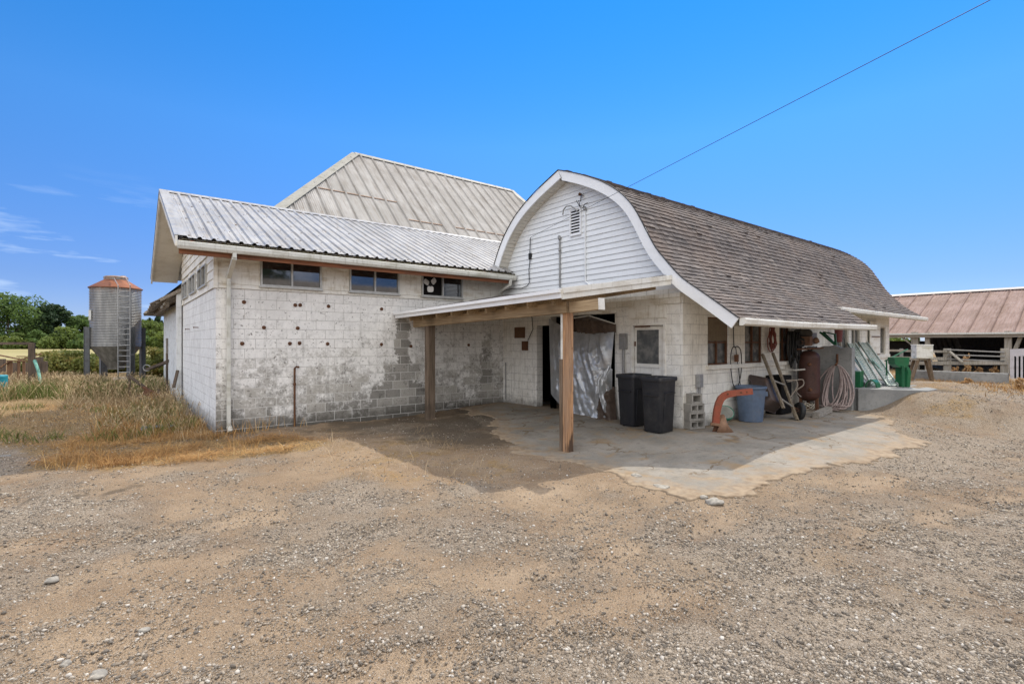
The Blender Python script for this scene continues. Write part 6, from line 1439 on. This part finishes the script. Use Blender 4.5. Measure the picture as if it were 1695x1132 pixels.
# ================================================================== TREES AND BUSHES
def leaf_mat(name, stops):
    n = NT(name); c = n.ramp(n.attr('tint'), stops); n.set(n.b.inputs['Transmission Weight'], 0.)
    tr = n.t.nodes.new('ShaderNodeBsdfTranslucent'); n.t.links.new(c, tr.inputs['Color']); mx = n.t.nodes.new('ShaderNodeMixShader'); mx.inputs[0].default_value = .45
    n.t.links.new(n.b.outputs[0], mx.inputs[1]); n.t.links.new(tr.outputs[0], mx.inputs[2]); n.t.links.new(mx.outputs[0], n.out.inputs['Surface']); return n.done(c, .6, 0, .25)
M_leafA = leaf_mat('tree_leaf', [(0, (.05,.09,.026)), (.5, (.11,.175,.045)), (.85, (.18,.24,.065)), (1, (.25,.29,.09))])
M_leafB = leaf_mat('dark_needle', [(0, (.02,.042,.02)), (.5, (.045,.08,.032)), (1, (.09,.13,.05))])
M_leafC = leaf_mat('light_leaf', [(0, (.075,.115,.028)), (.5, (.15,.20,.045)), (1, (.26,.29,.08))])
M_leafD = leaf_mat('bramble_leaf', [(0, (.06,.07,.02)), (.45, (.15,.17,.04)), (.75, (.27,.21,.06)), (1, (.34,.16,.06))])
M_bark = wood('tree_bark', (.10,.075,.055), (.055,.04,.03), 'z')
def leaves(name, lobes, n_, size, m, par, seed, shell=.55):
    r = np.random.default_rng(seed); lobes = np.array(lobes, float); vol = lobes[:,3]*lobes[:,4]*lobes[:,5]; vol = vol**.72; pick = r.choice(len(lobes), n_, p=vol/vol.sum())
    d = r.normal(size=(n_,3)); d /= np.linalg.norm(d, axis=1)[:,None]; rad = shell+(1-shell)*r.random(n_)**.5*1.12; rad *= .8+.4*vnoise(d[:,0]*3+pick, d[:,1]*3+d[:,2]*2, seed)
    C = lobes[pick,:3]+d*rad[:,None]*lobes[pick,3:6]
    nr = d+r.normal(size=(n_,3))*.75+np.array([0,0,.25]); nr /= np.linalg.norm(nr, axis=1)[:,None]
    tx = np.cross(nr, r.normal(size=(n_,3))); tx /= np.linalg.norm(tx, axis=1)[:,None]; ty = np.cross(nr, tx); s = size*(.55+.9*r.random(n_))[:,None]
    A = np.stack([C-tx*s*.5, C-ty*s*.34+nr*s*.06, C+tx*s*.62, C+ty*s*.34+nr*s*.06], 1).reshape(-1, 3)
    tint = np.clip(.45+.22*(r.random(len(lobes))-.5)[pick]*2+.28*(r.random(n_)-.5), 0, 1)
    o = np_mesh(name, A-np.array(ORG[par.name]), np.arange(n_*4).reshape(-1, 4), m, 4, tint); o.parent = par; ORG[o.name] = ORG[par.name]; return o
def tree(px, t, ytop, wpx, kind, label, seed, nm='tree', cat='tree', group='trees beyond the hay field', dens=1., leafm=None):
    r = random.Random(seed); b = at_t(px, 566, t); H = EYE+(566-ytop)*t/FPX; W = wpx*t/FPX/2; base = Vector((b[0], b[1], 0)); T = empty(nm, base, label, cat, group)
    lobes = []
    if kind == 'conifer':
        for k in range(24):
            f = k/23.; z = H*(.10+.86*f); w = W*(1-f)**.8*.95+.2; a = r.random()*6.28; lobes.append((b[0]+math.cos(a)*w*.45, b[1]+math.sin(a)*w*.45, z, w*.7, w*.7, H*.06+.15))
    else:
        nl = 26 if kind == 'broad' else 12
        for k in range(nl):
            f = (r.random()**.8 if k > 5 else .02+.05*k); z = H*(.06+.82*f) if kind == 'broad' else H*(.18+.55*f); w = W*math.sin(math.pi*(.12+.80*(z/H)))**.7
            a = r.random()*6.28; q = r.random()**.5*.78; s = r.uniform(.26, .42)*W; lobes.append((b[0]+math.cos(a)*w*q, b[1]+math.sin(a)*w*q, z, s*r.uniform(.8,1.2), s*r.uniform(.8,1.2), s*r.uniform(.6,.95)))
        lobes.append((b[0]+r.uniform(-.15,.15)*W, b[1], H*.86, W*.34, W*.34, H*.13))
    m = leafm or (M_leafB if kind == 'conifer' else M_leafA)
    leaves('crown' if kind != 'bush' else 'foliage', lobes, int((8000 if kind != 'bush' else 2800)*dens), (.0046*t if kind != 'conifer' else .0042*t), m, T, seed)
    tk = MB(); h = H*(.7 if kind != 'bush' else .5); rt_ = max(.05, H*.022)
    tk.tube([base+Vector((0,0,-.2)), base+Vector((r.uniform(-.1,.1),0,h*.4)), base+Vector((r.uniform(-.2,.2),.1,h))], [rt_, rt_*.7, rt_*.2], 7)
    for k in range(5 if kind != 'conifer' else 0):
        a = r.random()*6.28; z = h*r.uniform(.3,.75); p = base+Vector((0,0,z)); tk.tube([p, p+Vector((math.cos(a)*W*.3, math.sin(a)*W*.3, h*.12)), p+Vector((math.cos(a)*W*.6, math.sin(a)*W*.6, h*.28))], [rt_*.45, rt_*.3, rt_*.1], 5)
    tk.build('trunk' if kind != 'bush' else 'stem', M_bark, T); return T
TR = [(14,140,486,112,'broad','largest dark green tree at the left edge, beyond the hay field',None),(-62,144,498,110,'broad','wide green tree outside the left edge beyond the field',None),
 (88,146,503,54,'broad','tall dark tree with a rounded top, right of the largest tree',M_leafB),(58,150,523,40,'broad','mid-green tree filling the gap between the two tallest trees',None),
 (128,152,521,52,'broad','mid-green tree left of the silo, lower than its neighbours',None),(148,160,528,24,'conifer','dark pointed conifer just left of the silo',None),
 (178,152,530,60,'broad','green tree directly behind the silo',None),(240,146,530,52,'broad','light green rounded tree between the silo and the building',M_leafC),
 (262,168,517,26,'conifer','dark conifer rising above the light green tree, by the building eave',None),(276,160,524,24,'conifer','dark conifer half hidden by the ragged eave',None),(247,170,527,18,'conifer','thin dark conifer peeping over the light green tree',None)]
for i, (px, t, y, w, k, lb, lm) in enumerate(TR): tree(px, t, y, w, k, lb, 100+i, leafm=lm)
BU = [(-30,130,548,60,'bush at the far left foot of the tree line, bright green'),(28,128,551,46,'bright green bush below the largest tree at the field edge'),(62,130,546,34,'rounded bush under the second tall tree at the field edge'),(104,130,540,60,'broad pale green bush in front of the tree line, left of the silo'),(140,128,552,44,'low bush at the field edge just left of the silo leg'),(180,130,552,60,'low bush at the field edge behind the silo hopper'),(232,128,545,50,'pale green bush at the field edge right of the silo'),(268,130,548,50,'bush at the field edge beside the building wall')]
for i, (px, t, y, w, lb) in enumerate(BU): tree(px, t, y, w, 'bush', lb, 150+i, 'bush', 'bush', 'bushes along the field edge', 1., M_leafC if i % 2 else M_leafA)
BR = [(84,31,581,110,'tangled yellow-green bramble left of the silo legs'),(128,29,579,80,'tall yellow-green bramble touching the left silo leg'),(168,31,586,90,'bramble showing under the silo hopper, left side'),(207,31,588,90,'bramble showing under the silo hopper, right side'),(246,29,574,80,'orange-tinged bramble right of the silo, by the building'),(276,27,577,60,'orange-brown bramble against the whitewashed wall')]
for i, (px, t, y, w, lb) in enumerate(BR): tree(px, t, y, w, 'bush', lb, 170+i, 'bramble', 'bramble', 'brambles around the silo', 2.0, M_leafD)
for i, (px, t, y, w, lb) in enumerate(((1490,66,549,70,'green bush seen through the left end of the open shed'),(1660,70,551,60,'green bush glimpsed behind the open shed on the right'))): tree(px, t, y, w, 'bush', lb, 190+i, 'bush', 'bush', 'bushes behind the open shed', 1.2, M_leafC)
# dry dock weeds by the bunk wall
M_dock = leaf_mat('dry_dock', [(0, (.30,.16,.07)), (.5, (.48,.30,.14)), (1, (.60,.45,.26))])
DW = [(1600,26.5,586,16,'tallest dried tan dock plant standing against the fence rails'),(1577,27,606,18,'dried tan weed clump left of the tall dock plant'),(1620,27,607,14,'dried tan weed clump right of the tall dock plant'),(1645,27,606,14,'pinkish dry weed clump near the right fence post'),(1548,23,615,26,'dry grey-green weed clump at the left end of the bunk wall'),(1600,19.5,628,18,'dry weed clump in front of the middle of the bunk wall'),(1690,18.5,626,22,'dry weed clump at the foot of the plank gate')]
for i, (px, t, y, w, lb) in enumerate(DW):
    b = at_t(px, 566, t); z = zg(b[0], b[1]); H = max(.3, EYE+(566-y)*t/FPX-z); T = empty('dry_weed', (b[0],b[1],z), lb, 'weed', 'dried weeds by the shed fence'); W = w*t/FPX/2
    r = random.Random(i); lo_ = [(b[0]+r.uniform(-.6,.6)*W, b[1]+r.uniform(-.6,.6)*W, z+H*f, W*.45*(1.15-f), W*.45*(1.15-f), H*.14) for f in np.linspace(.15, .92, 8)]
    leaves('foliage', lo_, 420, .09, M_dock, T, 300+i, .2)
    m = MB(); 
    for k in range(4): m.tube([(b[0],b[1],z-.05), (b[0]+r.uniform(-.5,.5)*W, b[1]+r.uniform(-.5,.5)*W, z+H*r.uniform(.6,.95))], .012, 4)
    m.build('stem', M_rustw, T)

# ================================================================== ACROSS THE YARD, BEHIND THE CAMERA (mirrored in the high front windows)
YB = empty('metal_roofed_barn', (12, -20, 0), 'ribbed metal-roofed barn across the yard, visible only as a reflection in the high front windows', 'barn')
b = MB(); us, hs = rib_profile(-6., 34., .5, .05, .06, .04); ribs(b, us, hs, lambda u: -14.4, lambda u: -20.5, lambda u, v: 4.3+.42*(-14.4-v)); ribs(b, us, hs, lambda u: -26.6, lambda u: -20.5, lambda u, v: 4.3+.42*(v+26.6)); b.build('roof', metal_mat('dull_barn_sheet', (.33,.29,.25), (.42,.36,.30), 0, .5, rough=.7), YB, fixn=False)
b = MB(); b.box((-5.4,-26,-.1), (33.4,-15,4.25)); b.build('wall', M_grey, YB)
for i, (u, v, h, w, lb) in enumerate(((3,-30,13,9,'dark tree behind the yard barn, mirrored in the leftmost front window'),(10,-33,12,8,'second dark tree behind the yard barn, mirrored in the first front window'))):
    T = empty('tree', (u,v,0), lb, 'tree', 'trees behind the yard barn'); r = random.Random(i+60)
    leaves('crown', [(u+r.uniform(-.4,.4)*w, v+r.uniform(-.4,.4)*w, h*r.uniform(.3,.92), w*.22, w*.22, h*.11) for _ in range(18)], 2600, .6, M_leafB, T, 400+i)
    b = MB(); b.tube([(u,v,-.1),(u,v,h*.4),(u+.2,v,h*.75)], [.3,.2,.06], 7); b.build('trunk', M_bark, T)
